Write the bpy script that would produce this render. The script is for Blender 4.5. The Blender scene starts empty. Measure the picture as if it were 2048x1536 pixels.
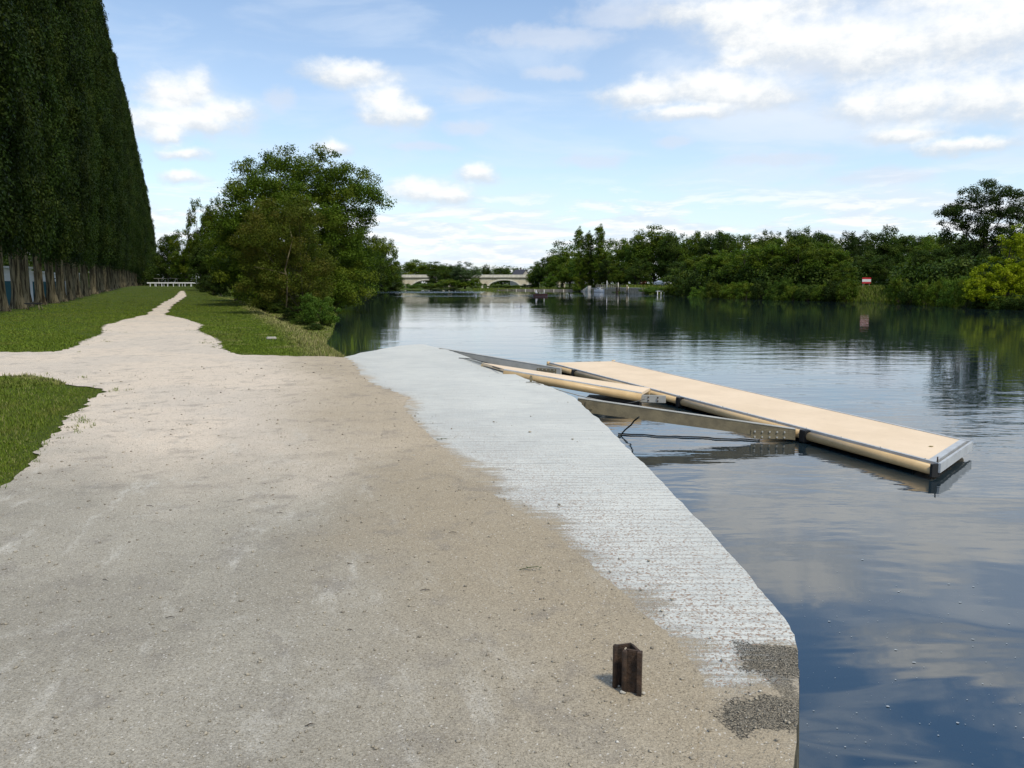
import bpy, bmesh, math, random
import numpy as np
from mathutils import Vector, Matrix
from mathutils.geometry import tessellate_polygon

C = bpy.context.scene.collection
SC = bpy.context.scene
R = math.radians
# ------------------------------------------------------------------ camera
F, CX, CY, HOR, H = 1600.0, 1024.0, 768.0, 566.0, 2.2
TH = math.atan((CY - HOR) / F)
cam_d = bpy.data.cameras.new('camera')
cam = bpy.data.objects.new('camera', cam_d); C.objects.link(cam)
cam.location = (0, 0, H); cam.rotation_euler = (math.pi/2 - TH, 0, 0)
cam_d.sensor_width = 36.0; cam_d.lens = F / 2048 * 36.0
cam_d.clip_start = 0.05; cam_d.clip_end = 9000
SC.camera = cam
CT, ST = math.cos(TH), math.sin(TH)
def ray(px, py):
    u = (px - CX) / F; v = (CY - py) / F
    return Vector((u, CT + v*ST, -ST + v*CT))
def G(px, py, z=0.55):            # point on the horizontal plane z
    d = ray(px, py); t = (z - H) / d.z
    return Vector((d.x*t, d.y*t, z))
def D(px, py, Y):                 # point at the distance Y
    d = ray(px, py); t = Y / d.y
    return Vector((d.x*t, Y, H + d.z*t))
def XW(px, Y): return D(px, HOR, Y).x
# ------------------------------------------------------------------ world
SUN_EL, SUN_AZ = R(57), R(142)   # azimuth from +Y towards +X
w = bpy.data.worlds.new('World'); SC.world = w; w.use_nodes = True
nt = w.node_tree; nt.nodes.clear()
class N:
    def __init__(s, t): s.t = t
    def new(s, typ, **kw):
        n = s.t.nodes.new(typ)
        for k, v in kw.items(): setattr(n, k, v)
        return n
    def put(s, sock, v):
        if isinstance(v, bpy.types.NodeSocket): s.t.links.new(v, sock)
        elif v is not None: sock.default_value = v
    def m(s, op, a, b=None, c=None, clamp=False):
        n = s.new('ShaderNodeMath', operation=op, use_clamp=clamp)
        s.put(n.inputs[0], a); s.put(n.inputs[1], b)
        if c is not None: s.put(n.inputs[2], c)
        return n.outputs[0]
    def v(s, op, a, b=None, out=0):
        n = s.new('ShaderNodeVectorMath', operation=op)
        s.put(n.inputs[0], a)
        if b is not None: s.put(n.inputs[1], b)
        return n.outputs[out]
    def scale(s, a, f):
        n = s.new('ShaderNodeVectorMath', operation='SCALE'); s.put(n.inputs[0], a); s.put(n.inputs['Scale'], f); return n.outputs[0]
    def noise(s, vec, scale, detail=4, rough=0.5, dist=0.0, out='Fac'):
        n = s.new('ShaderNodeTexNoise'); s.put(n.inputs['Vector'], vec)
        n.inputs['Scale'].default_value = scale; n.inputs['Detail'].default_value = detail
        n.inputs['Roughness'].default_value = rough; n.inputs['Distortion'].default_value = dist
        return n.outputs[out]
    def ss(s, x, a, b, lo=0.0, hi=1.0):
        n = s.new('ShaderNodeMapRange', interpolation_type='SMOOTHSTEP')
        s.put(n.inputs[0], x); s.put(n.inputs[1], a); s.put(n.inputs[2], b); s.put(n.inputs[3], lo); s.put(n.inputs[4], hi)
        return n.outputs[0]
    def mix(s, f, a, b, blend='MIX'):
        n = s.new('ShaderNodeMix', data_type='RGBA', blend_type=blend)
        s.put(n.inputs[0], f)
        s.put(n.inputs[6], (*a, 1) if isinstance(a, tuple) and len(a) == 3 else a)
        s.put(n.inputs[7], (*b, 1) if isinstance(b, tuple) and len(b) == 3 else b)
        return n.outputs[2]
    def comb(s, x, y, z):
        n = s.new('ShaderNodeCombineXYZ'); s.put(n.inputs[0], x); s.put(n.inputs[1], y); s.put(n.inputs[2], z); return n.outputs[0]
    def sep(s, v):
        n = s.new('ShaderNodeSeparateXYZ'); s.put(n.inputs[0], v); return n.outputs
    def attr(s, name, out='Fac'):
        n = s.new('ShaderNodeAttribute', attribute_name=name); return n.outputs[out]
n = N(nt)
sky = n.new('ShaderNodeTexSky', sky_type='NISHITA'); sky.sun_disc = False
sky.sun_elevation = SUN_EL; sky.sun_rotation = SUN_AZ
sky.air_density = 1.0; sky.dust_density = 0.6; sky.ozone_density = 2.0
dirv = n.new('ShaderNodeTexCoord').outputs['Generated']
dn = n.v('NORMALIZE', dirv)
sx, sy, sz = n.sep(dn)
az = n.m('ARCTAN2', sx, sy); el = n.m('ARCSINE', sz)
p = n.comb(az, el, 0.0)
warp = n.noise(p, 24, 4, 0.6, out='Color')
pw = n.v('ADD', p, n.scale(n.v('SUBTRACT', warp, (0.5, 0.5, 0.5)), 0.022))
CL = [(350,192,62,46),(392,178,36,36),(445,222,66,26),(320,250,80,34),(400,245,80,26),
      (772,205,64,36),(785,230,80,24),(835,228,32,16),
      (370,308,50,13),(668,292,38,16),(365,355,44,14),(330,275,40,20),
      (840,382,78,26),(900,392,60,20),(955,345,42,22),(700,150,95,26),
      (1500,50,110,60),(1600,90,160,50),(1480,120,60,20),(1780,100,180,55),(1960,60,140,80),(2080,30,100,60),
      (1290,190,95,32),(1420,175,100,36),(1500,190,110,30),(1370,225,110,14),
      (1720,215,62,36),(1830,210,110,48),(1960,200,90,45),(2070,195,60,55),(1810,270,90,18),(1940,290,100,16),
      (1500,20,200,30),(1620,-70,190,55),(1900,-25,120,45),(2000,-290,180,40)]
CF = [(1110,150,60,14),(1345,285,40,13),(1185,320,70,14),(940,190,60,15),(1100,75,150,20),(1640,130,70,22),(560,200,30,22),(1750,350,90,16),(930,255,50,14),(850,292,70,10),(1560,320,120,12),(1250,30,120,26)]
def blobs(shift, lst=None):
    out = None
    for cx, cy, rx, ry in (lst or CL):
        d = ray(cx, cy).normalized()
        a = math.atan2(d.x, d.y); e = math.asin(d.z)
        q = n.v('MULTIPLY', n.v('SUBTRACT', pw, (a, e + shift*ry/F, 0)), (F/rx, F/ry, 0))
        v = n.m('SUBTRACT', 1.0, n.v('LENGTH', q, out=1))
        out = v if out is None else n.m('SMOOTH_MAX', out, v, 0.25)
    return out
pz = n.v('MULTIPLY', p, (1.0, 1.5, 1.0))
fb = n.m('SUBTRACT', n.noise(pz, 38, 7, 0.62), 0.5)
fb2 = n.m('SUBTRACT', n.noise(pz, 14, 5, 0.6), 0.5)
D1 = n.m('ADD', blobs(0.0), n.m('ADD', n.m('MULTIPLY', fb, 0.9), n.m('MULTIPLY', fb2, 1.2)))
D2 = n.m('ADD', blobs(0.55), n.m('ADD', n.m('MULTIPLY', fb, 1.1), n.m('MULTIPLY', fb2, 0.4)))
m1 = n.ss(D1, -0.34, 0.72)
lit = n.ss(n.m('ADD', D2, n.m('MULTIPLY', n.m('SUBTRACT', n.noise(pz, 70, 6, 0.65), 0.5), 0.9)), -0.30, 0.80)
# low bands near the horizon
pb = n.v('MULTIPLY', p, (9.0, 46.0, 1.0))
bandn = n.noise(pb, 1.0, 7, 0.6, 0.3)
bandw = n.ss(el, 0.17, 0.02)
mb = n.m('MULTIPLY', n.ss(n.m('ADD', bandn, n.m('MULTIPLY', bandw, 0.16)), 0.52, 0.66), n.ss(el, 0.14, 0.07))
# the rest of the sky, projected on a layer
pl = n.v('DIVIDE', n.comb(sx, sy, 0.0), n.comb(n.m('ADD', n.m('ABSOLUTE', sz), 0.12), n.m('ADD', n.m('ABSOLUTE', sz), 0.12), 1.0))
hn = n.noise(n.v('ADD', pl, (3.1, 7.3, 0)), 1.35, 8, 0.58, 0.2)
mh = n.m('MULTIPLY', n.ss(n.m('SUBTRACT', hn, n.m('ADD', n.m('MULTIPLY', n.ss(sy, 0.2, 0.8), 0.03), n.m('MULTIPLY', n.m('MULTIPLY', n.ss(sy, 0.2, 0.6), n.ss(el, 0.56, 0.46)), 0.07))), 0.50, 0.60), n.m('MAXIMUM', n.ss(el, 0.345, 0.44), n.ss(n.m('ABSOLUTE', az), 0.66, 0.78)))
# thin veil
vn = n.noise(n.v('MULTIPLY', p, (3.0, 11.0, 1.0)), 1.6, 6, 0.55, 0.5)
veil = n.m('ADD', n.m('MULTIPLY', n.ss(vn, 0.42, 0.66), n.m('ADD', 0.30, n.m('MULTIPLY', n.ss(az, -0.3, 0.6), 0.30))), n.m('MULTIPLY', n.m('MULTIPLY', n.ss(az, 0.05, 0.35), n.ss(el, 0.13, 0.20)), n.m('MULTIPLY', n.ss(el, 0.42, 0.33), 0.38)))
skyc = n.v('MULTIPLY', sky.outputs[0], (0.98, 1.02, 1.03))
hs = n.new('ShaderNodeHueSaturation'); n.put(hs.inputs['Saturation'], n.ss(el, 0.2, 0.6, 0.90, 1.35)); hs.inputs['Value'].default_value = 1.42
nt.links.new(skyc, hs.inputs['Color'])
SKYC = hs.outputs[0]
c = n.mix(n.m('ADD', n.m('ADD', veil, 0.10), n.m('MULTIPLY', bandw, 0.30)), SKYC, (6.3, 7.1, 8.2))
mf = n.m('MULTIPLY', n.ss(n.m('ADD', blobs(0.0, CF), n.m('ADD', fb, fb2)), -0.35, 0.6), 0.55)
c = n.mix(mf, c, (5.9, 6.4, 7.3))
gr = n.mix(lit, (5.7, 6.2, 6.8), (8.6, 8.6, 8.4))
c = n.mix(n.m('MULTIPLY', m1, 0.93), c, gr)
bn2 = n.noise(n.v('ADD', pb, (0, -0.25, 0)), 1.0, 7, 0.6, 0.3)
gb = n.mix(n.ss(n.m('SUBTRACT', bandn, bn2), -0.08, 0.1), (6.2, 7.0, 8.0), (8.4, 8.5, 8.6))
c = n.mix(n.m('MULTIPLY', mb, 0.85), c, gb)
ghn = n.mix(n.ss(hn, 0.52, 0.72), (8.2, 8.1, 8.0), (5.4, 5.6, 5.9))
c = n.mix(n.m('MULTIPLY', mh, 0.9), c, ghn)
bg = n.new('ShaderNodeBackground'); nt.links.new(c, bg.inputs[0]); bg.inputs[1].default_value = 0.1
wo = n.new('ShaderNodeOutputWorld'); nt.links.new(bg.outputs[0], wo.inputs[0])
# ------------------------------------------------------------------ sun
sl = bpy.data.lights.new('sun', 'SUN'); sl.energy = 2.5; sl.angle = R(8); sl.color = (1.0, 0.92, 0.76)
so = bpy.data.objects.new('sun', sl); C.objects.link(so)
sd_ = Vector((math.sin(SUN_AZ)*math.cos(SUN_EL), math.cos(SUN_AZ)*math.cos(SUN_EL), math.sin(SUN_EL)))
so.rotation_euler = sd_.to_track_quat('Z', 'Y').to_euler()
so.location = sd_ * 60
SC.view_settings.view_transform = 'Standard'; SC.view_settings.look = 'None'
SC.view_settings.exposure = 0.32; SC.view_settings.gamma = 1.0
SC.cycles.max_bounces = 6; SC.cycles.diffuse_bounces = 3; SC.cycles.transparent_max_bounces = 6
# ------------------------------------------------------------------ materials
def new_mat(name):
    m = bpy.data.materials.new(name); m.use_nodes = True
    t = m.node_tree; t.nodes.clear(); k = N(t)
    b = k.new('ShaderNodeBsdfPrincipled'); o = k.new('ShaderNodeOutputMaterial')
    t.links.new(b.outputs[0], o.inputs[0])
    return m, k, b, o
def simple(name, col, rough=0.6, metal=0.0, var=0.12, scale=8.0, bump=0.0, bscale=60.0, spec=0.4, col2=None):
    m, k, b, o = new_mat(name)
    tc = k.new('ShaderNodeTexCoord').outputs['Object']
    f = k.noise(tc, scale, 6, 0.6)
    c2 = col2 or tuple(x*(1-var*2.2) for x in col)
    k.put(b.inputs['Base Color'], k.mix(k.ss(f, 0.3, 0.7), col if not col2 else col, c2))
    b.inputs['Roughness'].default_value = rough; b.inputs['Metallic'].default_value = metal
    b.inputs['Specular IOR Level'].default_value = spec
    if bump:
        bn = k.new('ShaderNodeBump'); bn.inputs['Strength'].default_value = bump; bn.inputs['Distance'].default_value = 0.01
        k.put(bn.inputs['Height'], k.noise(tc, bscale, 5, 0.6)); k.put(b.inputs['Normal'], bn.outputs[0])
    return m
def leaf_mat(name, c1, c2, c3=None, trans=0.25):
    m, k, b, o = new_mat(name)
    a = k.attr('tint'); r = k.new('ShaderNodeObjectInfo').outputs['Random']
    col = k.mix(a, c1, c2)
    if c3: col = k.mix(k.ss(k.attr('clump'), 0.45, 0.95), col, c3)
    col = k.v('MULTIPLY', col, k.comb(*(k.m('ADD', 0.68, k.m('MULTIPLY', r, 0.64)),)*3))
    k.put(b.inputs['Base Color'], col); b.inputs['Roughness'].default_value = 0.55
    b.inputs['Specular IOR Level'].default_value = 0.08
    tr = k.new('ShaderNodeBsdfTranslucent'); k.put(tr.inputs[0], k.v('MULTIPLY', col, (1.25, 1.4, 0.6)))
    mx = k.new('ShaderNodeMixShader'); mx.inputs[0].default_value = trans
    k.t.links.new(b.outputs[0], mx.inputs[1]); k.t.links.new(tr.outputs[0], mx.inputs[2]); k.t.links.new(mx.outputs[0], o.inputs[0])
    return m
M = {}
M['leaf'] = leaf_mat('leaf_green', (0.034, 0.066, 0.006), (0.088, 0.138, 0.012), (0.100, 0.128, 0.012))
M['leaf_dark'] = leaf_mat('leaf_dark', (0.019, 0.040, 0.006), (0.048, 0.082, 0.011), (0.056, 0.080, 0.011), 0.18)
M['leaf_light'] = leaf_mat('leaf_light', (0.040, 0.085, 0.010), (0.085, 0.150, 0.020), (0.100, 0.150, 0.020), 0.3)
M['leaf_yellow'] = leaf_mat('leaf_yellow', (0.14, 0.18, 0.006), (0.26, 0.31, 0.010), (0.22, 0.25, 0.010), 0.3)
M['leaf_brown'] = leaf_mat('leaf_brown', (0.044, 0.064, 0.006), (0.095, 0.120, 0.012), (0.100, 0.095, 0.014), 0.2)
M['leaf_poplar'] = leaf_mat('leaf_poplar', (0.012, 0.026, 0.004), (0.028, 0.051, 0.007), (0.035, 0.052, 0.007), 0.15)
M['leaf_willow'] = leaf_mat('leaf_willow', (0.040, 0.070, 0.025), (0.085, 0.125, 0.050), None, 0.25)
M['bark'] = simple('bark', (0.075, 0.062, 0.045), 0.9, bump=0.8, bscale=18, scale=3, col2=(0.03, 0.028, 0.02))
M['bark_poplar'] = simple('bark_poplar', (0.115, 0.092, 0.052), 0.9, bump=1.0, bscale=9, scale=2.5, col2=(0.06, 0.05, 0.032))
bmx, k, b, o = new_mat('bark_poplar_ribbed')
tc = k.new('ShaderNodeTexCoord').outputs['Object']
f1 = k.noise(k.v('MULTIPLY', tc, (6, 6, 0.9)), 1.0, 6, 0.65, 0.4); f2 = k.noise(tc, 1.3, 4, 0.6)
col = k.mix(k.ss(f1, 0.40, 0.62), (0.030, 0.024, 0.014), (0.20, 0.165, 0.095))
col = k.mix(k.m('MULTIPLY', k.ss(f2, 0.5, 0.7), 0.5), col, (0.09, 0.085, 0.04))
k.put(b.inputs['Base Color'], col); b.inputs['Roughness'].default_value = 0.95; b.inputs['Specular IOR Level'].default_value = 0.1
bn = k.new('ShaderNodeBump'); bn.inputs['Strength'].default_value = 1.0; bn.inputs['Distance'].default_value = 0.08
k.put(bn.inputs['Height'], f1); k.put(b.inputs['Normal'], bn.outputs[0])
M['bark_poplar'] = bmx
M['bark_pale'] = simple('bark_pale', (0.20, 0.18, 0.15), 0.9, bump=0.5, bscale=18, scale=3)
# ------------------------------------------------------------------ mesh helpers
def fast_mesh(name, V, Fc, mat=None, smooth=False, attrs=None):
    me = bpy.data.meshes.new(name); V = np.asarray(V, dtype=np.float32); Fc = np.asarray(Fc, dtype=np.int32)
    me.vertices.add(len(V)); me.vertices.foreach_set('co', V.ravel())
    nf, k = Fc.shape
    me.loops.add(nf*k); me.loops.foreach_set('vertex_index', Fc.ravel())
    me.polygons.add(nf); me.polygons.foreach_set('loop_start', np.arange(0, nf*k, k, dtype=np.int32))
    me.polygons.foreach_set('loop_total', np.full(nf, k, dtype=np.int32))
    if attrs:
        for a, val in attrs.items():
            at = me.attributes.new(a, 'FLOAT', 'POINT'); at.data.foreach_set('value', np.asarray(val, dtype=np.float32))
    me.update(calc_edges=True)
    if smooth: me.polygons.foreach_set('use_smooth', [True]*nf)
    if mat: me.materials.append(mat)
    return me
def tag(o, label=None, cat=None, group=None, kind=None):
    if label: o['label'] = label
    if cat: o['category'] = cat
    if group: o['group'] = group
    if kind: o['kind'] = kind
    return o
def link(name, me, parent=None):
    o = bpy.data.objects.new(name, me); C.objects.link(o)
    if parent is not None: o.parent = parent
    return o
def empty(name, loc, rz=0.0, label=None, cat=None, group=None, scale=(1, 1, 1)):
    o = bpy.data.objects.new(name, None); C.objects.link(o); o.empty_display_size = 0.1
    o.location = loc; o.rotation_euler = (0, 0, rz); o.scale = scale
    return tag(o, label, cat, group)
class MB:
    """collects shapes; build() links them as one mesh object"""
    def __init__(s): s.bm = bmesh.new()
    def box(s, c, size, rot=None, bevel=0.0):
        r = bmesh.ops.create_cube(s.bm, size=1.0)
        mat = Matrix.Translation(Vector(c)) @ (rot.to_4x4() if rot else Matrix.Identity(4)) @ Matrix.Diagonal((*size, 1))
        bmesh.ops.transform(s.bm, matrix=mat, verts=r['verts'])
        if bevel:
            ed = list({e for v in r['verts'] for e in v.link_edges})
            bmesh.ops.bevel(s.bm, geom=ed, offset=bevel, segments=2, affect='EDGES')
        return s
    def hexa(s, top, bot):
        vs = [s.bm.verts.new(p) for p in list(top)+list(bot)]
        nn = len(top)
        s.bm.faces.new(vs[:nn]); s.bm.faces.new(list(reversed(vs[nn:])))
        for i in range(nn):
            j = (i+1) % nn
            s.bm.faces.new((vs[i], vs[nn+i], vs[nn+j], vs[j]))
        return s
    def prism(s, poly, z0, z1):
        return s.hexa([(x, y, z1) for x, y in poly], [(x, y, z0) for x, y in poly])
    def tube(s, pts, radii, seg=10, cap=True, noise=0.0, rnd=None):
        pts = [Vector(q) for q in pts]
        if not hasattr(radii, '__len__'): radii = [radii]*len(pts)
        rings = []; up = None
        for i, q in enumerate(pts):
            t = (pts[min(i+1, len(pts)-1)] - pts[max(i-1, 0)]).normalized()
            if up is None:
                a = Vector((0, 0, 1)) if abs(t.z) < 0.9 else Vector((1, 0, 0))
                u = t.cross(a).normalized()
            else:
                u = (up - t*up.dot(t)).normalized()
            up = u; v = t.cross(u)
            ring = []
            for k in range(seg):
                an = 2*math.pi*k/seg
                rr = radii[i]*(1 + (noise*(rnd.random()-0.5) if noise else 0))
                ring.append(s.bm.verts.new(q + u*math.cos(an)*rr + v*math.sin(an)*rr))
            rings.append(ring)
        for a, b in zip(rings, rings[1:]):
            for k in range(seg):
                j = (k+1) % seg
                f = s.bm.faces.new((a[k], a[j], b[j], b[k])); f.smooth = True
        if cap:
            s.bm.faces.new(list(reversed(rings[0]))); s.bm.faces.new(rings[-1])
        return s
    def mesh(s, name, mat, smooth=False, origin=None):
        bmesh.ops.recalc_face_normals(s.bm, faces=s.bm.faces[:])
        if origin is not None: bmesh.ops.translate(s.bm, verts=s.bm.verts[:], vec=-Vector(origin))
        me = bpy.data.meshes.new(name); s.bm.to_mesh(me); s.bm.free()
        if mat: me.materials.append(mat)
        if smooth: me.polygons.foreach_set('use_smooth', [True]*len(me.polygons))
        return me
    def build(s, name, mat, parent=None, origin=None, smooth=False):
        if origin is None and parent is not None and parent.get('_o') : origin = Vector(parent['_o'])
        return link(name, s.mesh(name, mat, smooth, origin), parent)
def thing(name, loc, label, cat, group=None):       # Empty at loc; parts given in world space
    o = empty(name, loc, 0, label, cat, group); o['_o'] = [float(a) for a in loc]; return o
ORD = ['zeroth','first','second','third','fourth','fifth','sixth','seventh','eighth','ninth','tenth','eleventh','twelfth','thirteenth','fourteenth','fifteenth','sixteenth','seventeenth','eighteenth','nineteenth']
def ordinal(i):
    if i < 20: return ORD[i]
    t = ['', '', 'twenty', 'thirty', 'forty', 'fifty', 'sixty'][i//10]
    return (t[:-1]+'ieth') if i % 10 == 0 else t + '-' + ORD[i % 10]
# ------------------------------------------------------------------ terrain
def W(px, py): return tuple(G(px, py, 0.0)[:2])
SH = G(655, 712, 0.535)
LEFT = [(0.85, -60), (0.85, 11.0), (-2.2, 18.6), (-3.9, 18.3), (SH.x+0.9, SH.y+0.4), W(648, 690), W(665, 668), W(672, 640), W(680, 605), W(690, 587), W(700, 583), W(745, 581.6), W(815, 579.2)]
RIGHT = [W(2048, 620), W(1930, 615), W(1800, 608), W(1700, 603), W(1560, 600), W(1420, 595), W(1320, 590), W(1240, 586), W(1165, 582)]
RIV = np.array(LEFT + [(-25, 262), (-14, 246), (-8, 240), (16, 234)] + RIGHT[::-1] + [(42.5, 40), (43, 0), (46, -60)])
def seg_dist(x, y, P, closed=True):
    d = np.full(x.shape, 1e9); nn = len(P)
    for i in range(nn if closed else nn-1):
        a = P[i]; b = P[(i+1) % nn]; ab = b-a; L = max(float(ab@ab), 1e-9)
        t = np.clip(((x-a[0])*ab[0]+(y-a[1])*ab[1])/L, 0, 1)
        d = np.minimum(d, np.hypot(x-a[0]-t*ab[0], y-a[1]-t*ab[1]))
    return d
def inside(x, y, P):
    r = np.zeros(x.shape, bool); nn = len(P)
    for i in range(nn):
        x0, y0 = P[i]; x1, y1 = P[(i+1) % nn]
        if y0 == y1: continue
        c_ = ((y0 > y) != (y1 > y)) & (x < (x1-x0)*(y-y0)/(y1-y0)+x0)
        r ^= c_
    return r
def sst(x, a, b):
    t = np.clip((x-a)/(b-a), 0, 1); return t*t*(3-2*t)
def wob(x, y, s):      # cheap smooth noise
    return (np.sin(x*s+1.3*np.sin(y*s*0.7)) + np.sin(y*s*1.17+1.7*np.sin(x*s*0.61+2)) + np.sin((x+y)*s*0.53+4))/3
def land_sd(x, y):
    d = seg_dist(x, y, RIV)
    return np.where(inside(x, y, RIV), -d, d)
def land_h(x, y):
    x = np.asarray(x, float); y = np.asarray(y, float)
    s = land_sd(x, y)
    xc = np.interp(y, [-60, 0, 30, 150, 236, 300], [20, 18, 14, -6, -12, -12])
    right = x > xc
    wl = 0.3 + 1.0*sst(y, 17.3, 18.6)
    wd = np.where(right, 3.0, wl)
    topL = (0.535 + 0.95*sst(y, 55, 170))*(1-sst(y, 228, 246)*(x > -45)) + 0.25*sst(y, 228, 246)*(x > -45)
    topR = 1.40
    far = sst(y, 228, 246)
    top = np.where(right, topR*(1-far) + 0.22*far, topL)
    nz = 0.02*wob(x, y, 0.35)*sst(s, 3, 8)*sst(np.hypot(x, y), 18, 40) + 0.06*wob(x, y, 1.3)*sst(y, 18, 24)*sst(s, 0, 1)*sst(-s, -wd-2, -wd)
    t = np.clip(s/wd, 0, 1)
    prof = 1-(1-t)**1.2
    z = np.where(s < 0, np.maximum(-1.2, s*0.7 - 0.02), top*prof + nz)
    dc = crest_sd(x, y)+0.12*wob(x, y, 2.3)
    m_ = (~right) & (y > 17.0) & (y < 215) & (s > 0)
    low = 0.10*np.clip(s/0.4, 0, 1)
    zc = topL - (topL-low)*sst(dc, -0.15, 1.0)
    keepf = sst(y, 17.0, 17.8)*(1-sst(y, 195, 215))
    return np.where(m_, z*(1-keepf) + np.minimum(zc, np.where(dc > 1.0, low, 9))*keepf + nz*keepf*(dc < 0), z)
CRN = np.array([(-3.2, 15.5), (-3.75, 17.2)] + [tuple(G(a, b_, 0.535)[:2]) for a, b_ in ((655,712),(640,699),(622,685),(598,667),(572,650),(548,640),(520,627),(503,614),(481,602))] + [(-38, 100), (-48, 130), (-58, 165), (-62, 205), (-60, 260), (-200, 260), (-200, 15.5)])
def crest_sd(x, y):     # + beyond the crest of the left bank, towards the river
    d = seg_dist(x, y, CRN)
    return np.where(inside(x, y, CRN), -d, d)
def hh(x, y): return float(land_h(np.array([x]), np.array([y]))[0])
def GT(px, py):        # pixel ray meets the land
    d = ray(px, py); z = 0.535
    for _ in range(12):
        t = (z - H)/d.z; z = 0.5*z + 0.5*hh(d.x*t, d.y*t)
        z = min(max(z, 0.5), 1.6)
    t = (z - H)/d.z
    return (d.x*t, d.y*t)
NA, NR_ = 900, 300
rr_ = np.concatenate([[0.0], np.geomspace(0.6, 4000, NR_)])
# denser rings between 15 m and 60 m
rr_ = np.unique(np.concatenate([rr_, np.linspace(16, 60, 180)]))
aa_ = np.linspace(0, 2*np.pi, NA, endpoint=False)
gx = (rr_[:, None]*np.sin(aa_)[None, :]).ravel(); gy = (rr_[:, None]*np.cos(aa_)[None, :]).ravel()
gz = land_h(gx, gy)
nr = len(rr_); i0 = (np.arange(nr-1)[:, None]*NA + np.arange(NA)[None, :]); i1 = (np.arange(nr-1)[:, None]*NA + (np.arange(NA)[None, :]+1) % NA)
quads = np.stack([i0, i0+NA, i1+NA, i1], -1).reshape(-1, 4)
sdv = land_sd(gx, gy)
cdv = crest_sd(gx, gy)
dryv = sst(cdv, -1.1, -0.1)*(gy > 15)*(gx < 0)*(gy < 90)
gm, k, b, o = new_mat('grass_ground')
tc = k.new('ShaderNodeTexCoord').outputs['Object']
f1 = k.noise(tc, 0.35, 6, 0.6); f2 = k.noise(tc, 5.0, 6, 0.7); f3 = k.noise(tc, 40.0, 4, 0.7)
col = k.mix(k.ss(f1, 0.35, 0.65), (0.048, 0.078, 0.005), (0.090, 0.110, 0.010))
col = k.mix(k.ss(f2, 0.45, 0.75), col, (0.085, 0.095, 0.028))
col = k.mix(k.ss(f3, 0.35, 0.75), col, (0.028, 0.045, 0.010))
dry = k.m('ADD', k.attr('dry'), k.m('MULTIPLY', k.m('SUBTRACT', f2, 0.5), 0.9))
col = k.mix(k.ss(dry, 0.45, 0.85), col, (0.15, 0.145, 0.055))
k.put(b.inputs['Base Color'], col); b.inputs['Roughness'].default_value = 0.95; b.inputs['Specular IOR Level'].default_value = 0.1
bn = k.new('ShaderNodeBump'); bn.inputs['Strength'].default_value = 0.7; bn.inputs['Distance'].default_value = 0.05
k.put(bn.inputs['Height'], k.m('ADD', f2, k.m('MULTIPLY', f3, 0.4))); k.put(b.inputs['Normal'], bn.outputs[0])
ground = link('ground', fast_mesh('ground', np.stack([gx, gy, gz], 1), quads, gm, True, {'dry': dryv})); tag(ground, kind='structure')
# ------------------------------------------------------------------ water
wm, k, b, o = new_mat('river_water')
tc = k.new('ShaderNodeTexCoord').outputs['Object']
wx, wy, wz = k.sep(tc)
b.inputs['Base Color'].default_value = (0.010, 0.020, 0.026, 1); b.inputs['Roughness'].default_value = 0.015
b.inputs['IOR'].default_value = 2.3; b.inputs['Specular IOR Level'].default_value = 0.5
q1 = k.noise(k.v('MULTIPLY', tc, (0.30, 0.85, 1)), 1.0, 3, 0.5, 0.4)
q2 = k.noise(k.v('MULTIPLY', tc, (1.1, 3.2, 1)), 1.0, 3, 0.5, 0.3)
q3 = k.noise(k.v('MULTIPLY', tc, (6, 13, 1)), 1.0, 2, 0.5)
big = k.noise(k.v('MULTIPLY', tc, (0.02, 0.055, 1)), 1.0, 3, 0.5, 0.5)
patch = k.ss(big, 0.40, 0.62)
streak = k.noise(k.v('MULTIPLY', tc, (0.012, 0.16, 1)), 1.0, 3, 0.5, 0.4)
wob_ = k.m('MULTIPLY', k.m('SUBTRACT', streak, 0.5), 60.0)
def band(y0, hw, x0, x1):
    d = k.m('ABSOLUTE', k.m('SUBTRACT', k.m('ADD', wy, wob_), y0))
    return k.m('MULTIPLY', k.ss(d, hw, hw*0.6), k.m('MULTIPLY', k.ss(wx, x0, x0+6), k.ss(wx, x1, x1-6)))
sm = k.m('MAXIMUM', band(196, 16, -36, -6), k.m('MAXIMUM', band(139, 3.5, -20, 28), band(152, 1.5, 2, 30)))
nearw = k.ss(wy, 4, 16)
hgt = k.m('ADD', k.m('MULTIPLY', q1, 0.040), k.m('MULTIPLY', q2, k.m('MULTIPLY', nearw, 0.018)))
fine = k.m('ADD', k.m('MULTIPLY', patch, 0.004), k.m('MULTIPLY', sm, 0.16))
WK = k.m('MULTIPLY', k.m('MULTIPLY', q3, sm), 0.13)
hgt = k.m('ADD', hgt, k.m('MULTIPLY', q3, fine))
bn = k.new('ShaderNodeBump'); bn.inputs['Strength'].default_value = 1.0; bn.inputs['Distance'].default_value = 1.0
WAVE = k.m('MULTIPLY', hgt, k.m('MULTIPLY', k.m('ADD', k.ss(wy, 9, 20, 0.78, 0.27), k.ss(wy, 40, 95, 0.0, -0.12)), k.m('ADD', 0.45, k.m('MULTIPLY', patch, 0.65))))
k.put(bn.inputs['Height'], k.m('ADD', WAVE, WK)); k.put(b.inputs['Normal'], bn.outputs[0])
mb_ = MB(); mb_.bm.faces.new([mb_.bm.verts.new(v) for v in ((-3000, -300, 0), (3000, -300, 0), (3000, 4000, 0), (-3000, 4000, 0))])
tag(mb_.build('river_water', wm), kind='structure')
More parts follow.
